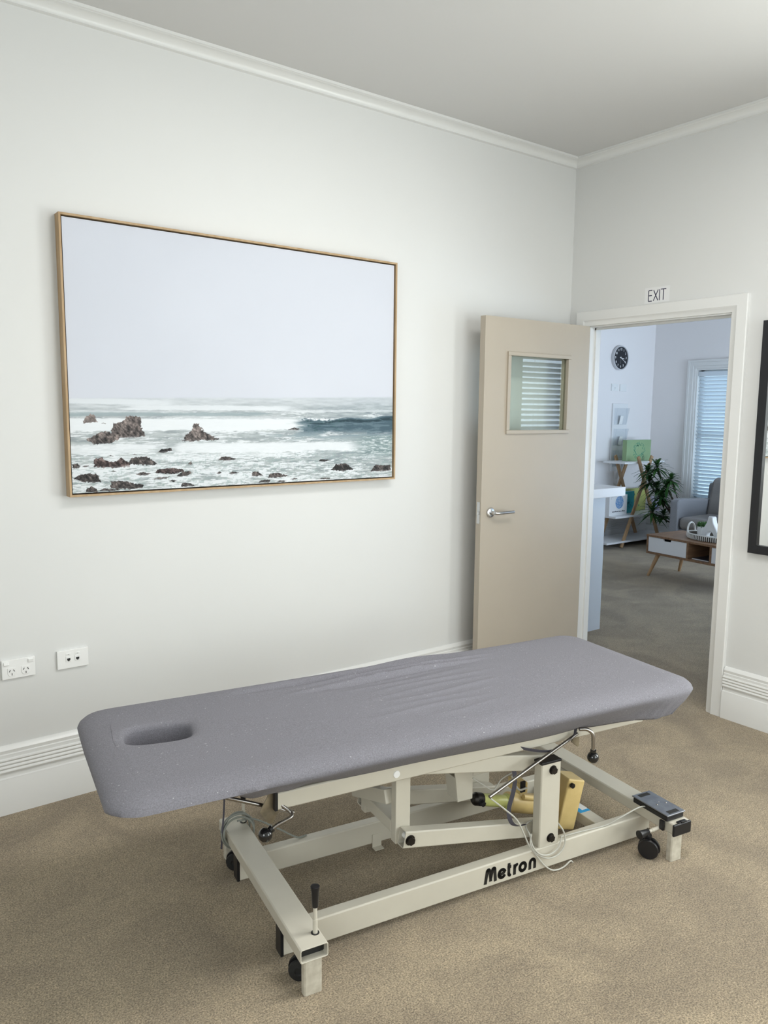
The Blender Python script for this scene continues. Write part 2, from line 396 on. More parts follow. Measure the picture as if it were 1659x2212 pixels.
mb.tube(bez([(-LW+.066,-.036,1.012),(-LW+.072,-.046,1.012),(-LW+.10,-.050,1.012),(-LW+.195,-.050,1.012)], 6), .0085, 16)
l = mb.build('lever', 'satin', hd); MB().box(-LW-.0015, -LW+.001, .008, .030, .955, 1.07).build('latch_plate', 'satin', dr, bevel=.0005)
MB().box(-LW-.008, -LW+.001, .013, .025, 1.002, 1.022).build('latch_bolt', 'satin', dr, bevel=.002)
for z in (.25, 1.05, 1.82):
    MB().cyl((.014,DT+.006,z-.045), (.014,DT+.006,z+.045), .006, n=12).build('hinge', 'satin', dr)

# ------------------------------------------------------------------ windows
def window_x(name, x0, x1, hole, s, m='trim', arch=True):
    """opening in a wall of constant x; room side s=-1 means the room is at smaller x"""
    y0, y1, z0, z1 = hole; xr = x0 if s < 0 else x1
    mb = MB(); mb.box(x0-.002, x1+.002, y0, y0+.02, z0, z1); mb.box(x0-.002, x1+.002, y1-.02, y1, z0, z1)
    mb.box(x0-.002, x1+.002, y0+.02, y1-.02, z1-.02, z1); mb.box(x0-.004, x1+.004, y0+.02, y1-.02, z0, z0+.025)
    if arch:
        w = .10; d = .022
        for k, (a, b, dd) in enumerate(((0, .03, .012), (.03, .075, d), (.075, w, d+.008))):
            q0, q1 = (xr, xr+s*dd) if s > 0 else (xr+s*dd, xr)
            mb.box(q0, q1, y0-b, y0-a, z0-.03, z1+b); mb.box(q0, q1, y1+a, y1+b, z0-.03, z1+b); mb.box(q0, q1, y0-a, y1+a, z1+a, z1+b)
        q0, q1 = sorted((xr+s*.045, x0 if s > 0 else x1)); mb.box(q0, q1, y0-w-.01, y1+w+.01, z0-.035, z0) if False else mb.box(min(xr, xr+s*.045), max(xr, xr+s*.045), y0-w-.01, y1+w+.01, z0-.06, z0-.03)
    xm = x1-.03 if s < 0 else x0+.03
    zm = (z0+z1)/2
    for a, b in ((z0+.025, z0+.07), (zm-.02, zm+.02), (z1-.06, z1-.02)): mb.box(xm-.014, xm+.014, y0+.02, y1-.02, a, b)
    for a in (y0+.02, y1-.06): mb.box(xm-.014, xm+.014, a, a+.04, z0+.025, z1-.02)
    w = struct(mb.build(name, m, bevel=.0015))
    MB().box(xm-.003, xm+.003, y0+.05, y1-.05, z0+.06, z1-.05).build('pane', 'pane', w, smooth=False)
    return w
def window_y(name, y0, y1, hole, s, m='trim'):
    x0, x1, z0, z1 = hole; yr = y1 if s > 0 else y0
    mb = MB(); mb.box(x0, x0+.02, y0-.002, y1+.002, z0, z1); mb.box(x1-.02, x1, y0-.002, y1+.002, z0, z1)
    mb.box(x0+.02, x1-.02, y0-.002, y1+.002, z1-.02, z1); mb.box(x0+.02, x1-.02, y0-.004, y1+.004, z0, z0+.025)
    for a, b, dd in ((0, .03, .012), (.03, .1, .022)):
        q0, q1 = sorted((yr, yr+s*dd))
        mb.box(x0-b, x0-a, q0, q1, z0-.03, z1+b); mb.box(x1+a, x1+b, q0, q1, z0-.03, z1+b); mb.box(x0-a, x1+a, q0, q1, z1+a, z1+b)
    ym = y0+.03 if s > 0 else y1-.03; zm = (z0+z1)/2
    for a, b in ((z0+.025, z0+.07), (zm-.02, zm+.02), (z1-.06, z1-.02)): mb.box(x0+.02, x1-.02, ym-.014, ym+.014, a, b)
    for a in (x0+.02, x1-.06): mb.box(a, a+.04, ym-.014, ym+.014, z0+.025, z1-.02)
    w = struct(mb.build(name, m, bevel=.0015))
    MB().box(x0+.05, x1-.05, ym-.003, ym+.003, z0+.06, z1-.05).build('pane', 'pane', w, smooth=False)
    return w
window_x('window_1', XB, XB+.12, W3, -1); window_x('window_2', 0, T, W1, -1)
window_y('fill_window_3', YW-.1, YW, W2, 1); window_y('window_4', YF-.1, YF, W4, 1); window_y('fill_window_5', YF-.1, YF, W5, 1)

window_x('fill_window_6', XW-.1, XW, W6, 1)
def slats(mb, length, z0, z1, pitch, tilt, w=.05, axis='y'):
    k = int((z1-z0)/pitch); c, s = math.cos(tilt), math.sin(tilt); th = .0028
    for i in range(k+1):
        z = z0 + i*pitch; jit = random.uniform(-.03, .03); c, s = math.cos(tilt+jit), math.sin(tilt+jit)
        if axis == 'y': mb.obox((0, 0, z), (w, length, th), (c, 0, s), (-s, 0, c))
        else: mb.obox((0, 0, z), (length, w, th), (1, 0, 0), (0, -s, c))
    return mb
def blind(loc, length, z0, z1, tilt, axis, label, pitch=.042):
    t = thing('venetian_blind', label, 'blind', loc, 0)
    if axis == 'y':
        MB().box(-.028, .028, -length/2, length/2, z1+.02, z1+.075).build('head_rail', 'slat', t, bevel=.002)
        MB().box(-.024, .024, -length/2, length/2, z0-.042, z0-.026).build('bottom_rail', 'slat', t, bevel=.002)
    else:
        MB().box(-length/2, length/2, -.028, .028, z1+.02, z1+.075).build('head_rail', 'slat', t, bevel=.002)
        MB().box(-length/2, length/2, -.024, .024, z0-.042, z0-.026).build('bottom_rail', 'slat', t, bevel=.002)
    slats(MB(), length-.01, z0, z1, pitch, tilt, axis=axis).build('slats', 'slat', t, smooth=False)
    for f in (-.36, 0.0, .36):
        mb = MB()
        for sd in (-.026, .026):
            if axis == 'y': mb.cyl((sd, f*length, z0-.03), (sd, f*length, z1+.03), .0011, n=6)
            else: mb.cyl((f*length, sd, z0-.03), (f*length, sd, z1+.03), .0011, n=6)
        mb.build('ladder_cord', 'slat', t)
    return t
blind((XB+.035, (W3[0]+W3[1])/2, 0), W3[1]-W3[0]-.05, W3[2]+.07, W3[3]-.11, math.radians(-44), 'y', 'white slatted venetian blind glowing blue in the lobby window behind the armchair')
blind(((W4[0]+W4[1])/2, YF-.035, 0), W4[1]-W4[0]-.05, W4[2]+.07, W4[3]-.11, math.radians(28), 'x', 'white slatted venetian blind seen only as a reflection in the door glass')

# ------------------------------------------------------------------ framed seascape
pic = thing('framed_seascape', 'large oak framed canvas print of a misty rocky seashore on the left wall', 'picture', (-2.122, 0, 1.7306))
PX0, PX1, PZ0, PZ1 = -2.891+2.122, -1.3527+2.122, 1.2203-1.7306, 2.241-1.7306
fo = .013; fd = .050
mb = MB()
for a in ((PX0-fo, PX0-.005), (PX1+.005, PX1+fo)): mb.box(a[0], a[1], -fd, -.001, PZ0-fo, PZ1+fo)
for a in ((PZ0-fo, PZ0-.005), (PZ1+.005, PZ1+fo)): mb.box(PX0-.005, PX1+.005, -fd, -.001, a[0], a[1])
mb.build('frame', 'oak', pic, bevel=.0006)
mb = MB(); mb.box(PX0-.005, PX1+.005, -.012, -.001, PZ0-.005, PZ1+.005); mb.build('backing', 'canvas_edge', pic, smooth=False)

def fbm(x, y, octv=5, seed=0):
    """value noise on numpy grids"""
    rs = np.random.RandomState(seed); out = np.zeros_like(x); amp = 1; tot = 0
    for o in range(octv):
        G = rs.rand(64, 64); xi = np.floor(x).astype(int); yi = np.floor(y).astype(int)
        fx = x-xi; fy = y-yi; fx = fx*fx*(3-2*fx); fy = fy*fy*(3-2*fy)
        g = lambda a, b: G[(xi+a) % 64, (yi+b) % 64]
        out += amp*((g(0,0)*(1-fx)+g(1,0)*fx)*(1-fy)+(g(0,1)*(1-fx)+g(1,1)*fx)*fy); tot += amp
        amp *= .55; x = x*2.03+5.1; y = y*2.03+9.7
    return out/tot
def sstep(a, b, x):
    t = np.clip((x-a)/(b-a), 0, 1); return t*t*(3-2*t)
ROCKS=[[(0.029,0.2627),(0.0384,0.2839),(0.0511,0.2953),(0.0585,0.2938),(0.0684,0.2671),(0.0503,0.2626)],[(0.0995,0.2105),(0.1048,0.2609),(0.1267,0.2686),(0.1455,0.292),(0.1798,0.2843),(0.1789,0.2368),(0.1881,0.2113),(0.1515,0.2056),(0.1201,0.2062)],[(0.0387,0.2002),(0.0591,0.219),(0.0771,0.2318),(0.0999,0.226),(0.1203,0.218),(0.1199,0.1984),(0.0912,0.1851),(0.0557,0.183)],[(0.2874,0.189),(0.301,0.215),(0.3128,0.2272),(0.322,0.2585),(0.3366,0.2584),(0.348,0.2309),(0.3746,0.2096),(0.3986,0.1922),(0.3475,0.1917),(0.318,0.1874)],[(0.219,0.1462),(0.232,0.1595),(0.2573,0.1628),(0.26,0.1529),(0.2373,0.1439)],[(0.0536,0.0959),(0.0568,0.1267),(0.0721,0.1322),(0.0846,0.12),(0.105,0.1128),(0.1235,0.1277),(0.1441,0.1069),(0.1465,0.0933),(0.107,0.0907)],[(0.1414,0.1031),(0.1498,0.1265),(0.1767,0.1318),(0.1983,0.126),(0.2187,0.0992),(0.1977,0.0962)],[(0.2109,0.0655),(0.2194,0.0789),(0.2531,0.0827),(0.2872,0.075),(0.2928,0.0664),(0.264,0.0574)],[(0.2695,0.0471),(0.2871,0.0668),(0.3074,0.0672),(0.3148,0.0568),(0.2954,0.0455)],[(0.0016,0.0949),(0.002,0.1086),(0.0143,0.1118),(0.0214,0.1015),(0.0162,0.0926)],[(0.0238,0.0998),(0.0338,0.1039),(0.0437,0.1019),(0.0336,0.097)],[(0.0016,0.0568),(0.0131,0.0675),(0.0305,0.0718),(0.0605,0.07),(0.0699,0.0405),(0.0546,0.0361),(0.0199,0.044)],[(0.0923,0.0114),(0.0955,0.0387),(0.1216,0.0408),(0.1584,0.0262),(0.1799,0.0206),(0.1769,0.0087),(0.1366,0.0063)],[(0.0312,0.0023),(0.0366,0.0196),(0.0493,0.0241),(0.0625,0.0059),(0.0588,-0.0)],[(0.0639,0.0042),(0.0769,0.0142),(0.0948,0.0096),(0.1208,0.0075),(0.0998,0.0013)],[(0.1591,0.0623),(0.1755,0.0709),(0.1998,0.0638),(0.1915,0.0562),(0.1698,0.0576)],[(0.2814,0.0048),(0.2863,0.0194),(0.3095,0.0177),(0.324,0.0049)],[(0.3915,0.1075),(0.4008,0.1199),(0.4255,0.1206),(0.446,0.1094),(0.4191,0.1046)],[(0.3846,0.0525),(0.3939,0.0605),(0.403,0.0539),(0.3938,0.0485)],[(0.4215,0.0477),(0.4341,0.0581),(0.4561,0.0507),(0.4371,0.0458)],[(0.4943,0.0344),(0.4977,0.0518),(0.514,0.0534),(0.5316,0.0346),(0.5105,0.0316)],[(0.5454,0.0231),(0.5535,0.0422),(0.5804,0.0432),(0.6179,0.0264),(0.5735,0.0212)],[(0.5136,0.0048),(0.5268,0.0154),(0.5553,0.0134),(0.5499,0.0022)],[(0.5734,0.0032),(0.587,0.0095),(0.6054,0.0055),(0.6006,0.0004)],[(0.6199,0.0126),(0.6352,0.0171),(0.6478,0.0126),(0.6352,0.0089)],[(0.7648,0.0453),(0.7797,0.0709),(0.8175,0.0728),(0.8506,0.0433),(0.8099,0.037)],[(0.9113,0.0301),(0.9312,0.0584),(0.9942,0.0571),(0.9944,0.0282)],[(0.7149,0.0062),(0.7353,0.0114),(0.7611,0.0097),(0.7611,0.0031)],[(0.7208,0.0878),(0.728,0.0968),(0.7648,0.0923),(0.7427,0.0849)],[(0.3031,0.0933),(0.3121,0.1062),(0.3177,0.0942)],[(0.1512,0.1384),(0.1582,0.1429),(0.1661,0.1386)],[(0.0875,0.1355),(0.0953,0.1398),(0.1081,0.1362)],[(0.0953,0.0757),(0.1027,0.0815),(0.1109,0.0763)],[(0.2021,0.0393),(0.2188,0.0463),(0.2525,0.0482),(0.2411,0.0408)],[(0.2465,0.0305),(0.2579,0.0355),(0.2732,0.0287),(0.2606,0.0254)],[(0.612,0.2323),(0.6361,0.241),(0.6569,0.2354),(0.643,0.2301)],[(0.0753,0.261),(0.0804,0.2648),(0.0894,0.2594)]]

def sea(S, Tt):
    """colours of the printed photograph at canvas coordinates (sRGB 0..1)"""
    x = S*154; y = Tt*102                                     # centimetres
    hz = .352+.031*S
    sky = np.stack([.785+.015*S+.0*y, .80+.012*S, .84+.008*S], -1)
    sky += (fbm(S*3, Tt*3, 3, 5)[..., None]-.5)*.02
    n1 = fbm(x*.18, y*1.3, 5, 1); n2 = fbm(x*.38, y*3.4, 5, 2); n3 = fbm(x*.07, y*.5, 4, 3); n4 = fbm(x*.9, y*1.6, 5, 4)
    dep = (hz-Tt)/hz                                          # 0 horizon, 1 bottom
    base = np.stack([.665-.06*dep+.0*x, .69-.05*dep, .705-.06*dep], -1)
    right = sstep(.5, 1.0, S)[..., None]*(1-sstep(.15, .26, .30-Tt+.0*S))[..., None]
    base = base*(1-.25*right)+np.array([.38, .46, .51])*.25*right
    base += ((n1-.5)*.34)[..., None]*np.array([1, .95, .9])
    col = base
    def over(c, a): 
        nonlocal col
        a = np.clip(a, 0, 1)[..., None]; col = col*(1-a)+np.array(c)*a
    white = (.875, .89, .905)
    # foam scattered everywhere, denser below and at left
    over(white, sstep(.44, .58, n2*.55+n3*.45+.16*(dep-.4)-.08*S)*.9*sstep(.03, .25, dep))
    over((.56, .63, .63), sstep(.57, .66, n4)*.5*sstep(.45, .7, dep))
    # far breakers
    def band(c0, c1, s0, s1, h, soft, amt, ragged=.004, c=white):
        cy = c0+(c1-c0)*S; e = (n2-.5)*ragged*2+(n3-.5)*ragged*1.5
        over(c, amt*sstep(h+soft, h, np.abs(Tt+e-cy))*sstep(s0-.05, s0+.03, S+(n1-.5)*.1)*(1-sstep(s1-.04, s1+.04, S+(n1-.5)*.1)))
    band(.345, .335, -.2, .26, .007, .006, .9); band(.322, .325, .15, .62, .007, .006, .85); band(.304, .31, .02, .3, .003, .004, .4)
    band(.295, .303, -.1, .55, .004, .006, .8, c=(.55, .61, .63))
    band(.30, .318, .6, 1.2, .003, .004, .5)
    # dark curling wave at right
    top = .279+.012*(S-.78)/.22*(S > .78)+.004*np.sin(S*40); a = sstep(.625, .68, S)
    low = np.where(S < .9, .222, .212)
    inside = sstep(low-.02, low+.01, Tt+(n1-.5)*.03)*(1-sstep(top-.004, top+.003, Tt+(n2-.5)*.008))*a
    over((.25, .34, .39), inside*.97); over((.07, .17, .21), inside*sstep(.012, .0, np.abs(Tt-top+.014+(n2-.5)*.012))*.85)
    over((.16, .30, .31), inside*sstep(.55, .7, n4)*.6*(1-sstep(.78, .86, S)))
    over((.42, .50, .54), inside*sstep(.5, .62, n1)*.55)
    over(white, sstep(.007, .002, np.abs(Tt-top+.002+(n2-.5)*.02))*a*(1-sstep(.74, .80, S))*sstep(.42, .55, n4))
    over((.50, .57, .60), sstep(.03, .0, np.abs(Tt-.205))*sstep(.45, .7, S)*sstep(.40, .58, n1)*.8)
    # main wall of foam
    band(.256, .253, -.2, .655, .021, .006, .96, .006); band(.285, .283, .25, .64, .002, .006, .5)
    band(.162, .150, .28, .86, .016, .008, .93, .008); band(.160, .165, -.2, .22, .012, .012, .8, .008)
    band(.12, .13, .1, .6, .006, .01, .5, .01)
    rt = sstep(.82, .92, S)*sstep(.09, .12, Tt)*(1-sstep(.19, .21, Tt)); over((.44, .53, .53), rt*.55); over(white, rt*sstep(.52, .6, n2)*.6)
    # mist towards the horizon
    f = sstep(.22, 0, dep)*.62
    col = col*(1-f[..., None])+np.array([.80, .82, .845])*f[..., None]
    # rocks
    for k, P in enumerate(ROCKS):
        P = np.array(P); cx = P.mean(0); w = P[:, 0].max()-P[:, 0].min(); hgt = P[:, 1].max()-P[:, 1].min()
        jag = min(.006, .12*hgt+.001)
        xs = S+(fbm(x*1.3, y*1.3, 3, 20+k)-.5)*jag*1.6; ys = Tt+(fbm(x*1.3, y*1.3, 3, 60+k)-.5)*jag*2
        ins = np.zeros(S.shape, bool); j = len(P)-1
        for i in range(len(P)):
            xi, yi = P[i]; xj, yj = P[j]
            c = ((yi > ys) != (yj > ys)) & (xs < (xj-xi)*(ys-yi)/((yj-yi) if abs(yj-yi) > 1e-9 else 1e-9)+xi)
            ins ^= c; j = i
        big = k in (0, 1, 2, 3); far = k == 0
        f1 = fbm(x*.9+k*3, y*.7, 4, 7); f2 = fbm((x+y)*1.5, (x-y)*.5, 4, 8+k)
        tone = .31+.62*(f1-.45)+.5*(f2-.5)+.10*(Tt-cx[1])/max(hgt, .01)
        if not big: tone = tone*.85-.07*(k % 3 == 1)-.05
        if far: tone = tone*.5+.30
        crack = sstep(.03, .0, np.abs(f2-.5))*.13
        tone = np.clip(tone-crack, .05, .62)
        rc = np.stack([tone*1.06+.01, tone*.97+.01, tone*.93+.015], -1)
        if k in (7, 5): rc[..., 0] += .03
        a = ins[..., None].astype(float); col = col*(1-a)+rc*a
        # foam lapping the foot of the rock
        foot = sstep(.012, .0, np.abs(Tt-P[:, 1].min()+.002))*(S > P[:, 0].min()-.01)*(S < P[:, 0].max()+.01)
        over(white, foot*sstep(.4, .6, n2)*.6)
    m = sstep(hz-.004, hz+.006, Tt+(n3-.5)*.004)[..., None]
    return np.clip(col*(1-m)+sky*m, 0, 1)
def painted_grid(name, parent, x0, x1, z0, z1, nx, nz, s0, s1, t0, t1, y):
    xs = np.linspace(x0, x1, nx); zs = np.linspace(z0, z1, nz); X, Z = np.meshgrid(xs, zs)
    co = np.stack([X, np.full_like(X, y), Z], -1).reshape(-1, 3)
    i = np.arange(nx-1)[None, :]+nx*np.arange(nz-1)[:, None]; i = i.reshape(-1)
    fc = np.stack([i, i+1, i+1+nx, i+nx], -1)
    me = bpy.data.meshes.new(name); me.vertices.add(len(co)); me.vertices.foreach_set('co', co.ravel())
    me.loops.add(len(fc)*4); me.loops.foreach_set('vertex_index', fc.ravel())
    me.polygons.add(len(fc)); me.polygons.foreach_set('loop_start', np.arange(len(fc))*4); me.polygons.foreach_set('loop_total', np.full(len(fc), 4))
    me.update(); me.validate()
    S, Tt = np.meshgrid(np.linspace(s0, s1, nx), np.linspace(t0, t1, nz))
    c = sea(S, Tt); lin = np.where(c <= .04045, c/12.92, ((c+.055)/1.055)**2.4)
    at = me.color_attributes.new('print', 'FLOAT_COLOR', 'POINT')
    at.data.foreach_set('color', np.concatenate([lin, np.ones(lin.shape[:2]+(1,))], -1).astype(np.float32).ravel())
    o = bpy.data.objects.new(name, me); C.objects.link(o); o.parent = parent
    me.materials.append(print_mat); return o
print_mat = bpy.data.materials.new('printed canvas'); print_mat.use_nodes = True
nt = print_mat.node_tree; b_ = nt.nodes['Principled BSDF']; at_ = nd(nt, 'ShaderNodeAttribute', attribute_name='print')
nt.links.new(at_.outputs['Color'], b_.inputs['Base Color']); b_.inputs['Roughness'].default_value = .55; b_.inputs['Specular IOR Level'].default_value = .3
tc_ = nd(nt, 'ShaderNodeTexCoord'); w_ = nd(nt, 'ShaderNodeTexNoise', Scale=700.0); bp_ = nd(nt, 'ShaderNodeBump', Strength=.12, Distance=.0005)
nt.links.new(tc_.outputs['Object'], w_.inputs['Vector']); nt.links.new(w_.outputs['Fac'], bp_.inputs['Height']); nt.links.new(bp_.outputs['Normal'], b_.inputs['Normal'])
# one canvas object: coarse sky rows above a fine seascape
def canvas():
    s_split = .40; W = PX1-PX0; H = PZ1-PZ0
    lo = painted_grid('canvas_print', pic, PX0, PX1, PZ0, PZ0+H*s_split, 1000, 270, 0, 1, 0, s_split, -.040)
    hi = painted_grid('canvas_top', pic, PX0, PX1, PZ0+H*s_split, PZ1, 60, 30, 0, 1, s_split, 1, -.040)
    bm = bmesh.new(); bm.from_mesh(lo.data); bm.from_mesh(hi.data)
    # stretcher sides so that the canvas has its thickness
    v = [bm.verts.new(p) for p in [(PX0,-.040,PZ0),(PX1,-.040,PZ0),(PX1,-.040,PZ1),(PX0,-.040,PZ1),(PX0,-.010,PZ0),(PX1,-.010,PZ0),(PX1,-.010,PZ1),(PX0,-.010,PZ1)]]
    for f in ((0,1,5,4),(1,2,6,5),(2,3,7,6),(3,0,4,7)):
        q = bm.faces.new([v[i] for i in f]); q.material_index = 1
    bm.to_mesh(lo.data); bm.free(); lo.data.materials.append(M['canvas_edge'])
    bpy.data.objects.remove(hi)
canvas()

# ------------------------------------------------------------------ mirror, exit sign, sockets
mr = thing('wall_mirror', 'large mirror in a thick black frame on the right wall beside the doorway', 'mirror', (0, -1.185, .873))
MW, MH, FW, FD = .80, 1.113, .042, .030
mb = MB(); mb.box(-FD, -.001, -FW, 0, 0, MH); mb.box(-FD, -.001, -MW, -MW+FW, 0, MH); mb.box(-FD, -.001, -MW+FW, -FW, 0, FW); mb.box(-FD, -.001, -MW+FW, -FW, MH-FW, MH)
mb.build('frame', 'black_frame', mr, bevel=.001)
MB().box(-.016, -.006, -MW+FW, -FW, FW, MH-FW).build('mirror_glass', 'mirror', mr, smooth=False)

ex = thing('exit_sign', 'small white laminated paper sign reading EXIT above the doorway', 'sign', (0, -.581, 2.172))
MB().box(-.0012, -.0004, -.0755, .0755, -.041, .041).build('card', 'paper', ex, smooth=False)
mb = MB(); O_, AX, AY, N_ = (-.0012, .052, -.030), (0,-1,0), (0,0,1), (-1,0,0); sw = .0048; h = .056
def st(pts): mb.stroke(pts, sw, O_, AX, AY, N_, .0004)
st([(0,0),(0,h)]); st([(0,h),(.022,h)]); st([(0,h*.52),(.020,h*.52)]); st([(0,0),(.022,0)])
st([(.030,0),(.058,h)]); st([(.030,h),(.058,0)]); st([(.067,0),(.067,h)]); st([(.074,h),(.106,h)]); st([(.090,0),(.090,h)])
mb.build('lettering', 'navy', ex, smooth=False)

def gpo(t, w=.118, hh=.074, d=.010):
    MB().box(-w/2, w/2, -d, 0, -hh/2, hh/2).build('cover_plate', 'plate', t, bevel=.0015)
    MB().prism([(-.003,0),(d*.9,0),(d*.9,.004),(-.003,.009)], (-w/2+.001, 0, hh/2-.009), (0,-1,0), (0,0,1), (1,0,0), w-.002).build('bevelled_rim', 'plate', t, bevel=.0006)
gp = thing('power_outlet', 'white double power point with two rocker switches low on the left wall', 'socket', (-3.107, 0, .563), 0)
gpo(gp)
for sx in (-1, 1):
    fx = sx*.0245
    p = MB().prism([(-.015,-.006),(-.015,.016),(.015,.016),(.015,-.006),(.009,-.016),(-.009,-.016)], (fx,-.010,-.010), (1,0,0), (0,0,1), (0,-1,0), .0018).build('socket_face', 'plate', gp, bevel=.0006)
    mb = MB()
    for q, an in ((-.0075, -.5), (.0075, .5)): mb.obox((fx+q, -.0120, -.005), (.0022, .001, .0085), (math.cos(an),0,math.sin(an)), (-math.sin(an),0,math.cos(an)))
    mb.obox((fx, -.0120, -.0185), (.0022, .001, .0085)); mb.build('socket_slots', 'hole', p, smooth=False)
    MB().obox((sx*.043, -.0115, .0245), (.019, .006, .013), (1,0,0), (0,-.18*sx,1)).build('rocker_switch', 'plate', gp, bevel=.0015)
dp = thing('data_outlet', 'white twin network socket plate low on the left wall beside the power point', 'socket', (-2.908, 0, .564), 0)
gpo(dp)
for sx in (-1, 1):
    p = MB().box(sx*.017-.0105, sx*.017+.0105, -.0120, -.010, -.010, .012).build('jack_surround', 'plate', dp, bevel=.001)
    MB().prism([(-.006,-.005),(-.006,.003),(.006,.003),(.006,-.005),(.003,-.005),(.003,-.008),(-.003,-.008),(-.003,-.005)], (sx*.017,-.0121,.001), (1,0,0), (0,0,1), (0,-1,0), .0006).build('jack_opening', 'hole', p, smooth=False)
    q = MB().box(sx*.017-.009, sx*.017+.009, -.0112, -.010, .0145, .0245).build('label_window', 'plate', dp, bevel=.0008)
    MB().box(sx*.017-.003, sx*.017+.003, -.0116, -.0112, .018, .0205).build('window_mark', 'scuff', q, smooth=False)
# pencil marks on the plaster belong to the wall surface

# ------------------------------------------------------------------ treatment couch
CO_ = (-2.747, -1.500, 0); CA = math.radians(-8.9)
ct = thing('treatment_couch', 'height adjustable massage couch with grey fleece top and cream steel frame', 'massage table', CO_, CA)
def rrect(u0, u1, v0, v1, r, n):
    """n points evenly indexed around a rounded rectangle (same indexing for every ring)"""
    pts = []; segs = [('l', (u0+r, v0), (u1-r, v0)), ('a', (u1-r, v0+r), -90), ('l', (u1, v0+r), (u1, v1-r)), ('a', (u1-r, v1-r), 0),
                      ('l', (u1-r, v1), (u0+r, v1)), ('a', (u0+r, v1-r), 90), ('l', (u0, v1-r), (u0, v0+r)), ('a', (u0+r, v0+r), 180)]
    cnt = dict(zip(range(8), (150, 16, 56, 16, 150, 16, 56, 16)))
    for i, sg in enumerate(segs):
        k = cnt[i]
        for j in range(k):
            t = j/k
            if sg[0] == 'l': pts.append((sg[1][0]+(sg[2][0]-sg[1][0])*t, sg[1][1]+(sg[2][1]-sg[1][1])*t))
            else:
                a = math.radians(sg[2]+90*t); pts.append((sg[1][0]+r*math.cos(a), sg[1][1]+r*math.sin(a)))
    return pts
U0, U1, V0, V1 = -.467, 1.528, .042, .738
ZT = .622
def hem_z(u):
    k = [(-.47,.540),(-.36,.542),(-.15,.522),(0,.502),(.4,.491),(1.0,.474),(1.15,.478),(1.33,.494),(1.45,.50),(1.6,.50)]
    for (a, za), (b, zb) in zip(k, k[1:]):
        if u <= b: t = max(0, (u-a)/(b-a)); t = t*t*(3-2*t); return za+(zb-za)*t
    return .5
WR = [(.668,-.05,.95,.012,.011,.015),(.640,.0,.95,.03,-.010,.016),(.612,.2,1.05,.025,.008,.010),(.575,.15,1.0,.03,.008,.011),(.552,.2,.95,.03,-.004,.010),(.53,.35,.85,.02,-.003,.012),
      (.50,.3,.9,.03,.0032,.010),(.46,.4,.95,.03,.0035,.011),(.41,.35,.9,.03,.0030,.011),(.36,.4,.9,.03,.0032,.012),(.31,.35,.85,.03,.0025,.012),(.26,.3,.8,.02,.0026,.012),(.20,.45,.8,.02,.0024,.014)]
def wr(u, v):
    z = .004*(noise.noise(V3((u*2.2, v*3, 0)))) + .0012*noise.noise(V3((u*3, v*30, 2)))*(1-abs(u-.5)/1.1 if abs(u-.5) < 1.1 else 0)
    for v0, a, b, sl, am, w in WR:
        if a < u < b:
            t = (u-a)/(b-a); e = math.sin(PI*t)**.8; vc = v0+sl*(t-.5)+.006*math.sin(7*t+v0*40)
            z += 1.7*am*e*math.exp(-((v-vc)/(w*.75))**2)
    return z
HC = (-.272, .442); HR = (.093, .064)                       # face hole
def hole_ring(k, n=96):
    out = []
    for j in range(n):
        a = 2*PI*j/n; c, s = math.cos(a), math.sin(a); e = .60
        x = math.copysign(abs(c)**e, c)*(HR[0]+k); y = math.copysign(abs(s)**e, s)*(HR[1]+k)
        rt = math.radians(-8); out.append((HC[0]+x*math.cos(rt)-y*math.sin(rt), HC[1]+x*math.sin(rt)+y*math.cos(rt)))
    return out
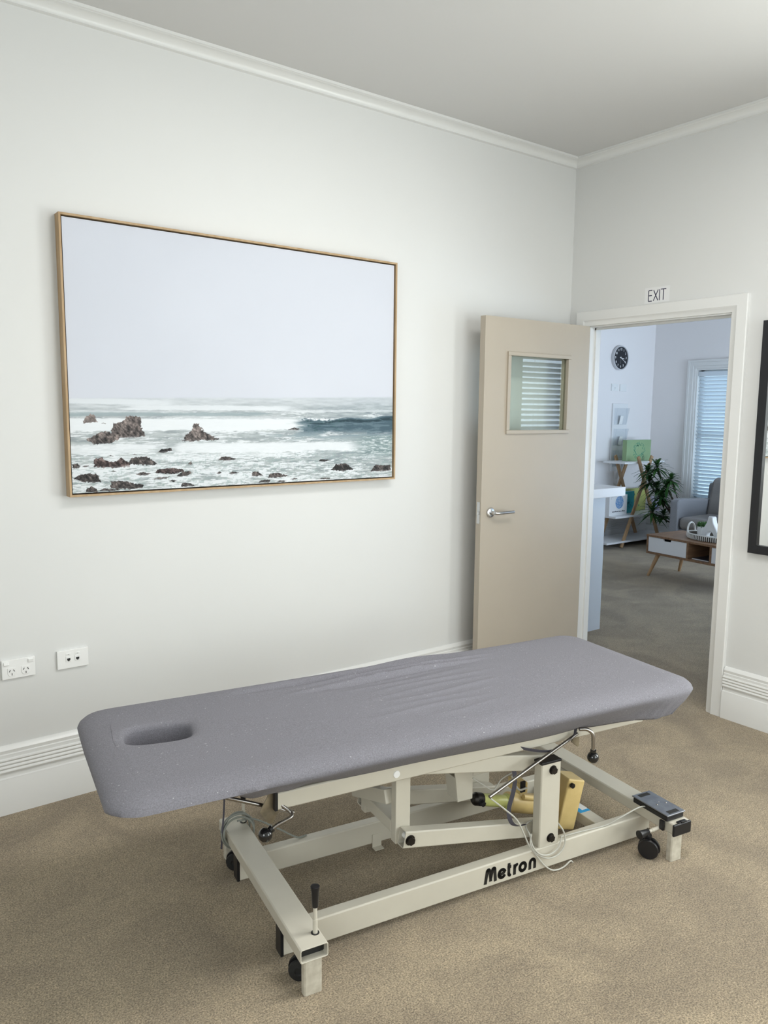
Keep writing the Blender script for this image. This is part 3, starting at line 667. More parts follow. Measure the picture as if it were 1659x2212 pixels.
def top():
    bm = bmesh.new(); Rr = lambda i, r: rrect(U0+i, U1-i, V0+i, V1-i, r, 0)
    rings = []
    for ins, r, z in ((.085, .05, ZT), (.06, .06, ZT-.002), (.036, .068, ZT-.006), (.016, .075, ZT-.014), (.005, .08, ZT-.025), (0, .083, ZT-.037)):
        rings.append([(u, v, z+wr(u, v)*(1 if z > ZT-.01 else .5)) for u, v in Rr(ins, r)])
    outer = Rr(0, .083); hem = [(u, v-.095*max(0, min(1, (u-1.06)/.28))**1.3*(1 if v < .4 else 0)) for u, v in rrect(-.460, 1.43, .172, .60, .025, 0)]
    for f in (.15, .3, .45, .6, .75, .9, 1.0):
        rg = []
        for i, ((a, b), (c, d)) in enumerate(zip(outer, hem)):
            hz = hem_z(a); z0 = ZT-.037; z = z0+(hz-z0)*f
            g = f**1.12
            u = a+(c-a)*g; v = b+(d-b)*g
            # elastic gathers, strongest near the foot corner; sagging folds by the head section
            ga = math.exp(-((a-1.40)/.16)**2)*.006*f*math.sin(a*150) if b < .4 else 0
            gb = math.exp(-((a+.08)/.20)**2)*(.019*math.sin(a*24-f*5.5)*f+.009*math.sin(a*47-f*9)*f*f) if b < .4 else 0
            gb += .006*noise.noise(V3((a*5, f*2, 3)))*math.sin(PI*min(f, 1))
            gc = .028*f*f*(math.sin(a*31)+.5*math.sin(a*71+1))*max(0, -a+.05)*max(0, min(1, (a+.455)/.07)) if b < .4 else 0
            v -= ga+gb; z += gc+ga*.5
            rg.append((u, v, z))
        rings.append(rg)
    # folded hem and closed underside
    rings.append([(u+(.5-u)*.012, v+(.39-v)*.05, z+.004) for u, v, z in rings[-1]])
    under = rrect(-.40, 1.40, .235, .545, .03, 0)
    rings.append([(u, v, .532 if u < 0 else .505) for u, v in under])
    hr = []
    for k, z in ((.030, 0), (.016, -.0008), (.008, -.0035), (.002, -.009), (0, -.02), (0, -.06), (.0, -.105)):
        hr.append([(u, v, ZT+z+(wr(u, v) if z == 0 else 0)-.0015*math.exp(-k*30)) for u, v in hole_ring(k)])
    in_o = rings[0]; in_h = hr[0]
    V2 = [V3((p[0], p[1])) for p in in_o]+[V3((p[0], p[1])) for p in in_h]; Z = {}
    no, nh = len(in_o), len(in_h)
    ed = [(i, (i+1) % no) for i in range(no)]+[(no+i, no+(i+1) % nh) for i in range(nh)]
    hb = hole_ring(.036); hb0 = hole_ring(.030)
    def inside(P, x, y):
        c = False; j = len(P)-1
        for i in range(len(P)):
            if (P[i][1] > y) != (P[j][1] > y) and x < (P[j][0]-P[i][0])*(y-P[i][1])/(P[j][1]-P[i][1])+P[i][0]: c = not c
            j = i
        return c
    a = U0+.095
    while a < U1-.093:
        b = V0+.094
        while b < V1-.093:
            if not inside(hb, a, b): V2.append(V3((a, b)))
            b += .0065
        a += .0125
    vs, es, fs, *_ = geometry.delaunay_2d_cdt(V2, ed, [], 0, 1e-6)
    bv = []
    for i, p in enumerate(vs): bv.append(bm.verts.new((p.x, p.y, ZT+wr(p.x, p.y)-.003*math.exp(-(((p.x-HC[0])/.14)**2+((p.y-HC[1])/.11)**2)**2))))
    for f in fs:
        cx = sum(vs[i].x for i in f)/3; cy = sum(vs[i].y for i in f)/3
        if inside(hb0, cx, cy): continue
        bm.faces.new([bv[i] for i in f])
    def key(p): return (round(p[0], 5), round(p[1], 5))
    lut = {key(v.co): v for v in bv}
    for v in bv: pass
    def bridge(A, B):
        n = len(A)
        for i in range(n): bm.faces.new((A[i], A[(i+1) % n], B[(i+1) % n], B[i]))
    prev = [min(bv, key=lambda v, p=p: (v.co.x-p[0])**2+(v.co.y-p[1])**2) if key(p) not in lut else lut[key(p)] for p in in_o]
    for rg in rings[1:]:
        cur = [bm.verts.new(p) for p in rg]; bridge(prev, cur); prev = cur
    bm.faces.new(prev)
    prev = [min(bv, key=lambda v, p=p: (v.co.x-p[0])**2+(v.co.y-p[1])**2) if key(p) not in lut else lut[key(p)] for p in in_h]
    for rg in hr[1:]:
        cur = [bm.verts.new(p) for p in rg]; bridge(prev, cur); prev = cur
    bm.faces.new(prev)
    bmesh.ops.recalc_face_normals(bm, faces=bm.faces)
    mb = MB(); mb.bm.free(); mb.bm = bm
    return mb.build('padded_top', 'fleece', ct, ang=80)
top_o = top(); top_o['label'] = 'grey fleece covered padded top with an oval face hole'

TW, TH = .080, .040
def xtube(uc, v0, v1):
    o = MB().recttube((uc, v0, .12), (uc, v1, .12), TW, TH, .003).build('cross_tube', 'cream', ct, bevel=.0012, ang=30); return o
xl = xtube(.026, -.005, .745)
MB().box(-.0105, .0625, .018, .70, .1035, .1365).build('tube_dark_insert', 'hole', xl, smooth=False); xr_ = xtube(1.407, -.004, .745)  # dark insert added to darken the dirty, shaded inside of the hollow tube
def base_rail(vc):
    o = MB().recttube((-.006, vc, .06), (1.415, vc, .06), .040, .080, .003).build('base_rail', 'cream', ct, bevel=.0015, ang=30)
    MB().box(-.013, -.003, vc-.0205, vc+.0205, .019, .101).build('end_cap', 'black', o, bevel=.002)
    return o
VN, VF = .167, .565
rn = base_rail(VN); rf = base_rail(VF)
MB().box(-.006, .002, VN-.01, VN+.01, .03, .05) if False else None
# cap on the foot end of the right tube, with its latch
MB().box(1.358, 1.444, -.013, -.003, .099, .143).build('end_cap', 'black', xr_, bevel=.005, seg=3)
mb = MB(); mb.box(1.385, 1.425, -.010, .004, .1405, .1455); mb.box(1.395, 1.42, -.012, -.002, .143, .148); mb.build('latch_tab', 'black', xr_, bevel=.001)
MB().box(.060, .0675, .738, .749, .10, .14) if False else None
# feet
for uc, vc in ((.024, .011), (1.392, .013), (.024, .729), (1.392, .729)):
    mb = MB(); c = .004; a, b = .026, .0125
    mb.prism([(-a,-b+c),(-a+c,-b),(a-c,-b),(a,-b+c),(a,b-c),(a-c,b),(-a+c,b),(-a,b-c)], (uc, vc, 0), (1,0,0), (0,1,0), (0,0,1), .1015)
    mb.build('foot', 'cream_dirty', ct, bevel=.001)
# castors
def castor(u, v, rot, k=1.0):
    c = V3((u, v, 0)); d = V3((math.cos(rot), math.sin(rot), 0)); s = V3((-d.y, d.x, 0)); r = .031*k
    o = MB()
    # hooded fork
    pts = [(r*1.02*math.cos(t), .034+r*1.02*math.sin(t)) for t in [PI*(-.10+1.12*k/16) for k in range(17)]]+[(-.012, .030), (.016, .026)]
    o.prism(pts, c-s*.005, d, (0,0,1), s, .010)
    if k > 1: o.lathe([(0,0),(r*.9,0),(r*.97,.003),(r*.97,.008),(0,.008)], c+s*.0-s*.026+V3((0,0,.036)), 32, axis=s)
    o.cyl(c+V3((0,0,.055))-d*.006, c+V3((0,0,.0805))-d*.006, .013, n=18)
    o = o.build('castor', 'black', ct, bevel=.001)
    for q in (-1, 1):
        w = MB().lathe([(0,.0),(.022,0),(.029,.003),(.030,.008),(.028,.013),(.012,.015),(.009,.012),(0,.012)], c+s*q*.007+V3((0,0,.0305)), 32, axis=s*q); w.build('wheel', 'rubber', o)
    MB().cyl(c+V3((0,0,.078))-d*.006, c+V3((0,0,.101))-d*.006, .006, n=12).build('stem', 'chrome', o)
    return o
castor(-.004+.02, .075, 2.6); castor(1.328, .064, -1.0, 1.18); castor(-.004+.02, .655, 2.6); castor(1.375, .655, .2)
# castor levers: one upright at the near left, one at the far left, one laid over at the near right
def lever(p, d, L1=.045, L2=.05, gk=1.0):
    p = V3(p); d = V3(d).normalized()
    a = MB().tube([p, p+d*L1], .0068, 16); a.tube([p+d*L1, p+d*(L1+L2)], .0056, 16); a = a.build('castor_lever', 'cream', ct, bevel=.0008)
    g0 = p+d*(L1+L2-.008)
    MB().lathe([(r_*gk, h_*(1 if gk == 1 else .72)) for r_, h_ in [(0,0),(.0075,0),(.0085,.003),(.0105,.045),(.0125,.056),(.0125,.060),(.009,.0615),(0,.060)]], g0, 24, axis=d).build('grip', 'black', a)
    MB().lathe([(.0065,0),(.0115,0),(.0115,.0012),(.0065,.0012)], p+V3((0,0,.018)), 24).build('collar', 'hole', a) if abs(d.z) > .9 else None
    return a
lever((.049, .045, .122), (0,0,1), .06, .042); lever((.056, .69, .122), (0,0,1), .06, .042)
lever((1.375, .050, .1075), (-1,0,-.04), .055, .024, 1.25)
# lift posts and their bolts
def hexbolt(p, d, r=.0125, h=.010, m='bolt', par=None):
    p = V3(p); d = V3(d).normalized(); x = d.cross(V3((0,0,1))).normalized(); y = d.cross(x)
    o = MB().lathe([(0,0),(r*1.25,0),(r*1.25,.0018),(0,.0018)], p, 24, axis=d)
    o.prism([(r*math.cos(k*PI/3+.3), r*math.sin(k*PI/3+.3)) for k in range(6)], p+d*.0018, x, y, d, h); return o.build('bolt', m, par, bevel=.0015)
for vc, s in ((VN, -1), (VF, 1)):
    q = MB().recttube((.9435, vc, .0995), (.9435, vc, .392), .040, .083, .003, up=(1,0,0)).build('lift_post', 'cream', ct, bevel=.0012, ang=30)
    MB().box(.901, .986, vc-.021, vc+.021, .390, .3985).build('post_cap', 'black', q, bevel=.002)
    for z in (.127, .367): hexbolt((.949, vc+s*.020, z), (0, s, 0), par=q)
PL, PR = (.434, .2235), (.949, .127); QL, QR = (.434, .4635), (.949, .367)
def arm(a, b, v0, v1, ext0=.018, ext1=.018):
    d = V3((b[0]-a[0], 0, b[1]-a[1])).normalized(); vc = (v0+v1)/2
    p = V3((a[0], vc, a[1]))-d*ext0; q = V3((b[0], vc, b[1]))+d*ext1
    o = MB().recttube(p, q, v1-v0, .055, .003).build('lift_arm', 'cream', ct, bevel=.0012, ang=30)
    m_ = (p+q)/2; MB().obox(m_, ((q-p).length-.07, v1-v0-.008, .047), d, (-d.z, 0, d.x)).build('tube_dark_insert', 'hole', o, smooth=False); return o  # dark insert again, gives the hollow arm a shaded inside
aN = arm(PL, PR, .2035, .2435); arm(QL, QR, .2035, .2435, 0); aF = arm(PL, PR, .4885, .5285); arm(QL, QR, .4885, .5285, 0)
hexbolt((PL[0]+.002, .2035, PL[1]), (0,-1,0), .0135, par=aN); hexbolt((PL[0]+.03, .478, PL[1]-.01), (0,-1,0), .0135, .016, par=aF)
MB().cyl((PL[0]+.002, .2045, PL[1]), (PL[0]+.002, .245, PL[1]), .009, n=16).build('pivot_bush', 'plate', aN)
# uprights hanging from the top frame
for v0, v1 in ((.2440, .2740), (.4580, .4880)):
    MB().box(.406, .459, v0, v1, .196, .4445).build('upright', 'cream', ct, bevel=.003)
# top frame
RB, RT = .434, .486
for v0, v1, cap in ((.190, .230, 1), (.502, .542, 0)):
    o = MB().recttube((-.002, (v0+v1)/2, (RB+RT)/2), (1.40, (v0+v1)/2, (RB+RT)/2), v1-v0, RT-RB, .003).build('top_rail', 'cream', ct, bevel=.0025, ang=30)
    MB().box(-.011, -.001, v0-.001, v1+.001, RB-.001, RT+.001).build('end_cap', 'black', o, bevel=.002)
    if cap: MB().lathe([(0,0),(.0115,0),(.0105,.0022),(0,.003)], (.3775, .190, .458), 28, axis=(0,-1,0)).build('plug', 'plate', o)
for u in (.10, 1.05):
    MB().box(u-.02, u+.02, .230, .502, .447, .484).build('top_cross_member', 'cream', ct, bevel=.002)
MB().box(.405, .460, .2745, .4575, .222, .262).build('link_bar', 'cream', ct, bevel=.003)
MB().obox((.40, .40, .30), (.03, .26, .045), (1,0,0), (0,.35,1)).build('link_brace', 'cream', ct, bevel=.003)
# torsion tube between the upper arms with the bracket that takes the actuator
MB().box(.655, .705, .2435, .4885, .385, .43).build('torsion_bar', 'cream', ct, bevel=.003)
mb = MB(); mb.prism([(.645,.43),(.715,.43),(.735,.33),(.735,.245),(.675,.245),(.665,.33)], (0,.30,0), (1,0,0), (0,0,1), (0,1,0), .006)
mb.prism([(.645,.43),(.715,.43),(.735,.33),(.735,.245),(.675,.245),(.665,.33)], (0,.36,0), (1,0,0), (0,0,1), (0,1,0), .006)
mb.obox((.672,.333,.29), (.006,.058,.085), (1,0,.12), (0,0,1)); mb.build('actuator_bracket', 'cream', ct, bevel=.0015)
MB().box(.735, .80, .30, .37, .325, .352).build('cable_box', 'cream', ct, bevel=.003)
# middle bar of the base with its sticker
mbar = MB().box(1.211, 1.262, .187, .545, .042, .080).build('middle_bar', 'cream', ct, bevel=.003)
s_ = MB().box(1.213, 1.2605, .289, .345, .0800, .0806).build('sticker', 'blue', mbar, smooth=False)
MB().box(1.233, 1.2605, .303, .345, .0806, .0810).build('sticker_panel', 'paper', mbar, smooth=False)
# angle tab on the far rail
MB().prism([(0,0),(.025,0),(.025,.003),(.003,.003),(.003,.05),(0,.05)], (.480, .545, .006), (0,-1,0), (0,0,1), (1,0,0), .036).build('rail_tab', 'cream', rf, bevel=.0006)
# actuator
ac0, ac1 = V3((.765, .333, .222)), V3((1.13, .333, .108)); ad = (ac1-ac0).normalized()
act = MB().tube([ac0+ad*.145, ac0+ad*.150, ac0+ad*.33], [.030, .035, .036], 28).build('actuator', 'tan', ct, bevel=.002)
MB().tube([ac0+ad*.030, ac0+ad*.14], .0215, 26).build('sleeve', 'lime', act)
MB().tube([ac0+ad*.138, ac0+ad*.147], [.0235, .030], 26).build('sleeve_collar', 'lime', act)
MB().tube([ac0-ad*.006, ac0+ad*.004, ac0+ad*.033], [.014, .0225, .0225], 26).build('end_knuckle', 'acrylic' if False else 'bolt', act, bevel=.002)
hexbolt(ac0+V3((.016, -.021, -.008)), (.1,-1,-.12), .0105, .012, 'black', act)
MB().tube([ac0+ad*.20+V3((0,-.028,.034)), ac0+ad*.30+V3((0,-.028,.034))], .010, 14).build('motor_lead_boss', 'tan', act)
bx = V3((1.128, .283, .155)); tl = math.radians(14); az = V3((math.sin(tl), 0, math.cos(tl)))
cb = MB().obox(bx, (.072, .085, .185), (math.cos(tl), -.12, -math.sin(tl)), az).build('control_box', 'tan', act, bevel=.006, seg=3)
MB().cyl(bx+az*.086+V3((-.030,-.043,-.006)), bx+az*.086+V3((-.030,-.052,-.006)), .009, n=18).build('screw_boss', 'bolt', act)
# handles (chrome rods under the top), knobs
def knob(p, d, par, r=.0200):
    p = V3(p); d = V3(d).normalized()
    k = MB().lathe([(0,-r*1.0)]+[(r*math.sin(PI*i/14), -r*math.cos(PI*i/14)) for i in range(1, 13)]+[(r*.52, r*.93), (r*.52, r*1.32), (r*.40, r*1.36), (0, r*1.36)], p, 28, axis=d)
    return k.build('knob', 'ball', par)
def rod(name, pts, r=.0055):
    return MB().tube(bez(pts, 8), r, 14).build(name, 'chrome', ct)
hl = MB().tube([( -.024,.17,.398)]+[V3(p) for p in bez([(-.010,.17,.405),(.026,.170,.4155),(.034,.175,.420),(.034,.182,.425),(.026,.188,.432),(.010,.195,.446)], 6)], .0056, 14).build('adjustment_handle', 'chrome', ct)
knob((-.046,.17,.384), (.80,0,.60), hl)
MB().tube([(-.215,.25,.5145),(.055,.215,.4035)], .0056, 14).build('adjustment_rod', 'chrome', ct)
MB().tube([(-.215,.42,.5145),(.055,.385,.4035)], .0056, 14).build('adjustment_rod', 'chrome', ct)
for v in (.205, .505):
    MB().prism([(-.022,.505),(.004,.505),(.010,.43),(-.012,.392),(-.026,.395),(-.050,.432),(-.026,.475)], (0, v, 0), (1,0,0), (0,0,1), (0,1,0), .005).build('pivot_plate', 'steelw', ct, bevel=.001)
hr_ = rod('backrest_handle', [(1.060,.150,.486),(1.085,.140,.484),(1.103,.132,.468),(1.106,.130,.44),(1.107,.130,.402)], .0062)
knob((1.108,.130,.3845), (0,0,1), hr_, .0200)
MB().tube([(.680,.130,.342),(1.075,.175,.458)], .0058, 16).build('gas_strut_rod', 'chrome', ct)
MB().prism([(1.078,.436),(1.103,.436),(1.104,.402),(1.097,.398),(1.070,.420)], (0, .195, 0), (1,0,0), (0,0,1), (0,1,0), .005).build('pivot_plate', 'steelw', ct, bevel=.001)
# cover ties
def ribbon(name, pts, w, m, wdir=(0,1,0), t=.0012, par=ct):
    P = bez(pts, 10); mb = MB(); wd = V3(wdir); vs = []
    for i, p in enumerate(P):
        d = (P[min(i+1, len(P)-1)]-P[max(i-1, 0)]).normalized(); nn = d.cross(wd).normalized(); ww = nn.cross(d)
        vs += [p+ww*w/2+nn*t/2, p-ww*w/2+nn*t/2, p-ww*w/2-nn*t/2, p+ww*w/2-nn*t/2]
    fs = [(0,1,2,3), tuple(len(vs)-k for k in (1,2,3,4))]
    for i in range(len(P)-1):
        a = 4*i
        for k in range(4): fs.append((a+k, a+(k+1) % 4, a+4+(k+1) % 4, a+4+k))
    mb.faces(vs, fs); return mb.build(name, m, par, ang=60)
ribbon('cover_tie', [(1.062,.168,.485),(1.055,.168,.462),(1.035,.168,.445),(.99,.168,.428),(.94,.17,.424),(.88,.18,.437),(.83,.20,.45)], .013, 'strap', (.15,-.6,.8))
ribbon('cover_tie', [(.838,.215,.375),(.838,.205,.33),(.828,.2,.29),(.806,.19,.25),(.800,.18,.22),(.812,.175,.195),(.845,.18,.178),(.875,.19,.172)], .014, 'strap', (.75,-.6,.2))
ribbon('cover_tie', [(-.020,.64,.50),(-.022,.645,.30),(-.020,.66,.22),(-.030,.65,.14),(-.034,.65,.085)], .006, 'strap', (1,-.3,0))
# cables of the couch
def cable(name, pts, r=.0026, m='cable', n=10): return MB().tube(bez(pts, 12), r, n).build(name, m, ct)
cable('foot_switch_cable', [(.715,.17,.31),(.76,.15,.27),(.80,.14,.23),(.83,.14,.175),(.855,.14,.125),(.885,.139,.085),(.92,.139,.040),(.955,.139,.012),(.985,.139,.006),(1.01,.139,.010),(1.035,.139,.022),(1.05,.143,.012)])
cable('foot_switch_cable', [(.862,.140,.165),(.858,.138,.13),(.88,.138,.095),(.93,.137,.063),(.975,.137,.062),(1.003,.138,.085),(1.006,.139,.12),(.990,.14,.155),(.99,.19,.165),(.93,.195,.175),(.880,.192,.168),(.864,.15,.155),(.868,.136,.12),(.90,.136,.085),(.94,.135,.075),(.975,.135,.09),(.990,.137,.125)])
cable('foot_switch_cable', [(1.366,.120,.150),(1.33,.125,.151),(1.25,.135,.127),(1.20,.150,.1045),(1.10,.16,.1035),(1.01,.165,.104)], .0026)
mb = MB()
for k, (a, b, ph) in enumerate(((.052,.044,0),(.058,.050,.4),(.048,.052,.9),(.054,.046,1.4))):
    pts = []
    for i in range(40):
        t = 2*PI*i/40; sx = math.cos(t)*a; sz = math.sin(t)*b
        z = .134+sz*(1.0 if sz > 0 else 1.15); pts.append((.026+sx, .645+k*.012+.014*math.sin(t+ph), z))
    mb.tube(pts, .0036, 8, closed=True)
mb.build('cable_coil', 'cable2', ct)
cable('mains_cable', [(.026,.665,.162),(.085,.66,.157),(.15,.60,.135),(.205,.57,.106),(.24,.572,.1035)], .003, 'cable2')
# thin hand-switch lead hanging near the actuator
cable('motor_lead', [(.72,.28,.33),(.76,.27,.30),(.80,.27,.275),(.84,.28,.30),(.90,.29,.31)], .0022, 'cable')
cable('motor_lead', [(.868,.26,.315),(.875,.25,.285),(.895,.25,.262),(.925,.25,.262)], .0036, 'cable')
MB().box(.905, .94, .262, .33, .235, .275).build('lead_plug', 'tan', act, bevel=.003)
MB().box(.905, .925, .255, .262, .245, .285).build('lead_clip', 'black', act, bevel=.002)
# maker's lettering on the near rail: thick rounded strokes
def arc(cx, cy, r, a0, a1, n=14, ry=None): return [(cx+r*math.cos(math.radians(a0+(a1-a0)*k/n)), cy+(ry or r)*math.sin(math.radians(a0+(a1-a0)*k/n))) for k in range(n+1)]
mb = MB(); W_ = .0078
ox = [0]
def gl(strokes, dx, w=W_, sl=.0):
    for s in strokes: mb.stroke([(x+dx+sl*y, y) for x, y in s], w, (.680, .1465, .035), (1,0,0), (0,0,1), (0,-1,0), .0005)
cap_, xh = .053, .037
gl([[(.0015,-.001),(.008,cap_-.011)]+arc(.0125,cap_-.011,.0045,170,10,8)+[(.0225,.014)], [(.0225,.014),(.029,cap_-.011)]+arc(.0335,cap_-.011,.0045,170,10,8)+[(.0415,.0)], [(.0225,.016),(.0225,.004)]], .004, .0112)
gl([arc(.0,xh/2,.0125,15,330,22,xh/2-.005), [(-.010,xh*.40),(.0115,xh*.60)]], .0715, .0108)
gl([[(0,cap_-.006),(0,.010)]+arc(.0055,.0095,.0055,180,280,5), [(-.006,xh-.003),(.009,xh-.003)]], .099, .0108)
gl([[(0,0),(0,xh)], [(0,xh*.55)]+arc(.009,xh*.60,.0085,160,75,5,xh*.30)], .1225, .0108)
gl([arc(.0,xh/2,.0120,0,360,26,xh/2-.005)], .156, .0112)
gl([[(0,0),(0,xh*.6)]+arc(.0100,xh*.58,.0100,180,0,12,xh*.34)+[(.0200,xh*.58),(.0200,0)]], .186, .0112)
mb.build('lettering', 'ink', rn, smooth=False)

# ------------------------------------------------------------------ foot switch on the right cross tube
fs_ = thing('foot_switch', 'black foot switch with a silver plate on the right end of the couch base', 'foot switch', CO_, CA)
fs_.location = V3(CO_)+Matrix.Rotation(CA, 4, 'Z') @ V3((1.3995, .098, .1405))
MB().box(-.041, .041, -.078, .080, 0, .019).build('housing', 'black', fs_, bevel=.004, seg=3)
MB().box(-.045, .043, -.083, .083, .0215, .0255).build('rocker_plate', 'alu', fs_, bevel=.0018)
MB().box(-.012, .012, -.02, .02, .019, .0215).build('rocker_pivot', 'black', fs_)
for y in (-.066, .066): MB().box(-.026, .022, y-.0085, y+.0085, .0255, .0265).build('rubber_pad', 'rubber', fs_, bevel=.0004)
for x, y in ((-.016, -.008), (.024, -.012), (.004, .002)):
    MB().ball((x, y, .0262), .0035 if x != .004 else .002, (1,1,.5), 14).build('rivet', 'chrome', fs_)
MB().box(-.050, -.041, -.070, -.052, -.034, .0).build('side_clip', 'black', fs_, bevel=.001)

# ---- measured camera and light levels
CAM = (1689.73787, 0.92535, 0.12929, 0.00961, -3.72901, -3.13292, 1.54780)
WORLD, E1, E2, E3, E4, E5, E6, E7, E8, E9, EXPO = 1.3, 76, 54, 6, 62, 150, 52, 20, 58, 36, 0.02

# ------------------------------------------------------------------ lobby seen through the doorway
dk = thing('reception_desk', 'pale laminate reception desk end with thick white top just beyond the doorway', 'desk', (.12, .22, 0))
MB().box(0, .80, 0, 1.5, .968, 1.030).build('desk_top', 'white', dk, bevel=.002)
MB().box(.02, .700, .09, .13, 0, .968).build('end_panel', 'counter', dk, bevel=.001)
MB().box(.660, .700, .13, 1.46, 0, .968).build('front_panel', 'counter', dk, bevel=.001)
MB().box(.02, .66, 1.42, 1.46, 0, .968).build('end_panel', 'counter', dk, bevel=.001)

# wall clock
ck = thing('wall_clock', 'round black faced wall clock with silver white rim showing twenty past three', 'clock', (4.14, YB, 2.188))
R = .143
MB().lathe([(0,0),(R-.004,0),(R,.006),(R,.036),(R-.004,.042),(R-.010,.042),(R-.014,.036),(R-.014,.030),(0,.030)], (0,0,0), 64, axis=(0,-1,0)).build('case', 'clockrim', ck, ang=30)
MB().lathe([(0,.0),(R-.0145,.0),(R-.0145,.001),(0,.001)], (0,-.0305,0), 48, axis=(0,-1,0)).build('dial', 'clockface', ck)
def text_mesh(s, size, name, m, parent, loc, rotm, extrude=.0003, off=0.0):
    cu = bpy.data.curves.new('t', 'FONT'); cu.body = s; cu.size = size; cu.align_x = 'CENTER'; cu.align_y = 'CENTER'; cu.extrude = extrude; cu.offset = off
    to = bpy.data.objects.new('t', cu); C.objects.link(to); dg = bpy.context.evaluated_depsgraph_get()
    me = bpy.data.meshes.new_from_object(to.evaluated_get(dg)); bpy.data.objects.remove(to)
    me.transform(Matrix.Translation(V3(loc)) @ rotm.to_4x4())
    return me
RW = Matrix(((1,0,0),(0,0,-1),(0,1,0)))          # letters upright facing -y
for h in range(1, 13):
    bm = bmesh.new()
    a = PI/2-h*PI/6; me = text_mesh(str(h), .037, 'n', 'whiteink', ck, (.100*math.cos(a), -.0318, .100*math.sin(a)), RW, off=.0008); bm.from_mesh(me); bpy.data.meshes.remove(me)
    mb = MB(); mb.bm.free(); mb.bm = bm; mb.build('numeral', 'whiteink', ck, smooth=False)
def hand(an, l, w, y, tail=.02):
    d = V3((math.cos(an), 0, math.sin(an))); return MB().obox(V3((0,y,0))+d*((l-tail)/2), (l+tail, .0012, w), d, (-d.z, 0, d.x))
hand(PI/2-(3+20/60)*PI/6, .062, .008, -.034).build('hour_hand', 'whiteink', ck, smooth=False)
hand(PI/2-20*PI/30, .092, .0055, -.0355).build('minute_hand', 'whiteink', ck, smooth=False)
hand(-PI/2-.15, .07, .0015, -.0365).build('second_hand', 'scuff', ck, smooth=False)
MB().lathe([(0,0),(.006,0),(.006,.004),(0,.004)], (0,-.034,0), 20, axis=(0,-1,0)).build('hand_cap', 'whiteink', ck)

po = thing('power_outlet', 'small white power point high on the lobby wall, directly below the clock', 'socket', (4.085, YB, 1.842)); gpo(po, .125, .085)
p = MB().prism([(-.015,-.006),(-.015,.016),(.015,.016),(.015,-.006),(.009,-.016),(-.009,-.016)], (0,-.010,-.010), (1,0,0), (0,0,1), (0,-1,0), .0018).build('socket_face', 'plate', po, bevel=.0006)
mb = MB()
for q, an in ((-.0075, -.5), (.0075, .5)): mb.obox((q, -.0120, -.005), (.0022, .001, .0085), (math.cos(an),0,math.sin(an)), (-math.sin(an),0,math.cos(an)))
mb.obox((0, -.0120, -.0185), (.0022, .001, .0085)); mb.build('socket_slots', 'hole', p, smooth=False)
for q in (-.043, .043): MB().box(q-.008, q+.008, -.0125, -.009, .010, .030).build('rocker_switch', 'plate', po, bevel=.0015)
bp2 = thing('blank_plate', 'blank white cover plate on the lobby wall right of the small power point', 'cover plate', (4.245, YB, 1.842))
gpo(bp2, .125, .085)

# brochure rack
rk = thing('brochure_rack', 'white wall mounted rack with three clear brochure pockets below the clock', 'rack', (4.20, YB, .85))
MB().box(-.145, .145, -.018, -.001, 0, .805).build('back_board', 'white', rk, bevel=.002)
for k, z in enumerate((.555, .31, .055)):
    mb = MB()
    mb.faces([(-.115,-.020,z),(.115,-.020,z),(.115,-.062,z+.195),(-.115,-.062,z+.195),(-.115,-.024,z),(.115,-.024,z),(.115,-.066,z+.195),(-.115,-.066,z+.195)], [(0,1,2,3),(7,6,5,4),(0,4,5,1),(1,5,6,2),(2,6,7,3),(3,7,4,0)])
    for s in (-1, 1): mb.prism([(.019,0),(.023,0),(.064,.195),(.019,.195)], (s*.115-.0015,0,z), (0,-1,0), (0,0,1), (1,0,0), .003)
    pk = mb.build('pocket', 'acrylic', rk, smooth=False)
    MB().obox((-.02, -.050, z+.055), (.06, .003, .10), (1,0,0), (0,-.2,1)).build('card_holder', 'plate', pk)
    MB().box(-.120, .120, -.022, -.018, z-.006, z).build('pocket_ledge', 'plate', pk)

# A-frame shelf
sh = thing('display_shelf', 'three tier white board shelf on crossed beech legs against the lobby wall', 'shelf', (4.18, 2.49, 0))
def board(x0, x1, y0, y1, z): MB().box(x0, x1, y0, y1, z-.022, z).build('shelf_board', 'white', sh, bevel=.003)
board(-.37, .40, -.16, .145, .985); board(-.52, .52, -.18, .17, .370); board(-.66, .66, -.18, .19, .080)
for y in (-.165, .150):
    for s in (-1, 1):
        a, b = V3((s*-.36, y+s*.011, 0)), V3((s*.15, y+s*.011, 1.045)); d = (b-a)
        MB().obox((a+b)/2, (d.length, .020, .042), d, (0,0,1) if False else (-d.z, 0, d.x)).build('leg', 'beech', sh, bevel=.002)
# gift boxes on the shelf
def flower(mb, cx, cz, r0, r1, n, y, s, seed):
    rr = random.Random(seed)
    for i in range(n):
        a = rr.random()*2*PI; r = r0+(r1-r0)*rr.random(); x, z = cx+r*math.cos(a)*1.15, cz+r*math.sin(a); t = rr.random()*PI; l = s*(.6+.8*rr.random()); w = l*.30
        mb.prism([(-l,0),(-l*.3,w),(l*.5,w*.8),(l,0),(l*.5,-w*.8),(-l*.3,-w)], (x, y, z), (math.cos(t),0,math.sin(t)), (-math.sin(t),0,math.cos(t)), (0,-1,0), .0004)
    return mb
g = thing('gift_box', 'sage green patterned gift box standing on the top board of the display shelf', 'box', (4.245, 2.49, .985), group='gift boxes on the display shelf')
MB().box(-.235, .235, -.03, .03, 0, .245).build('box_body', 'green', g, bevel=.003)
flower(MB(), 0, .12, .055, .105, 120, -.0301, .010, 3).build('floral_print', 'inkgreen', g, smooth=False)
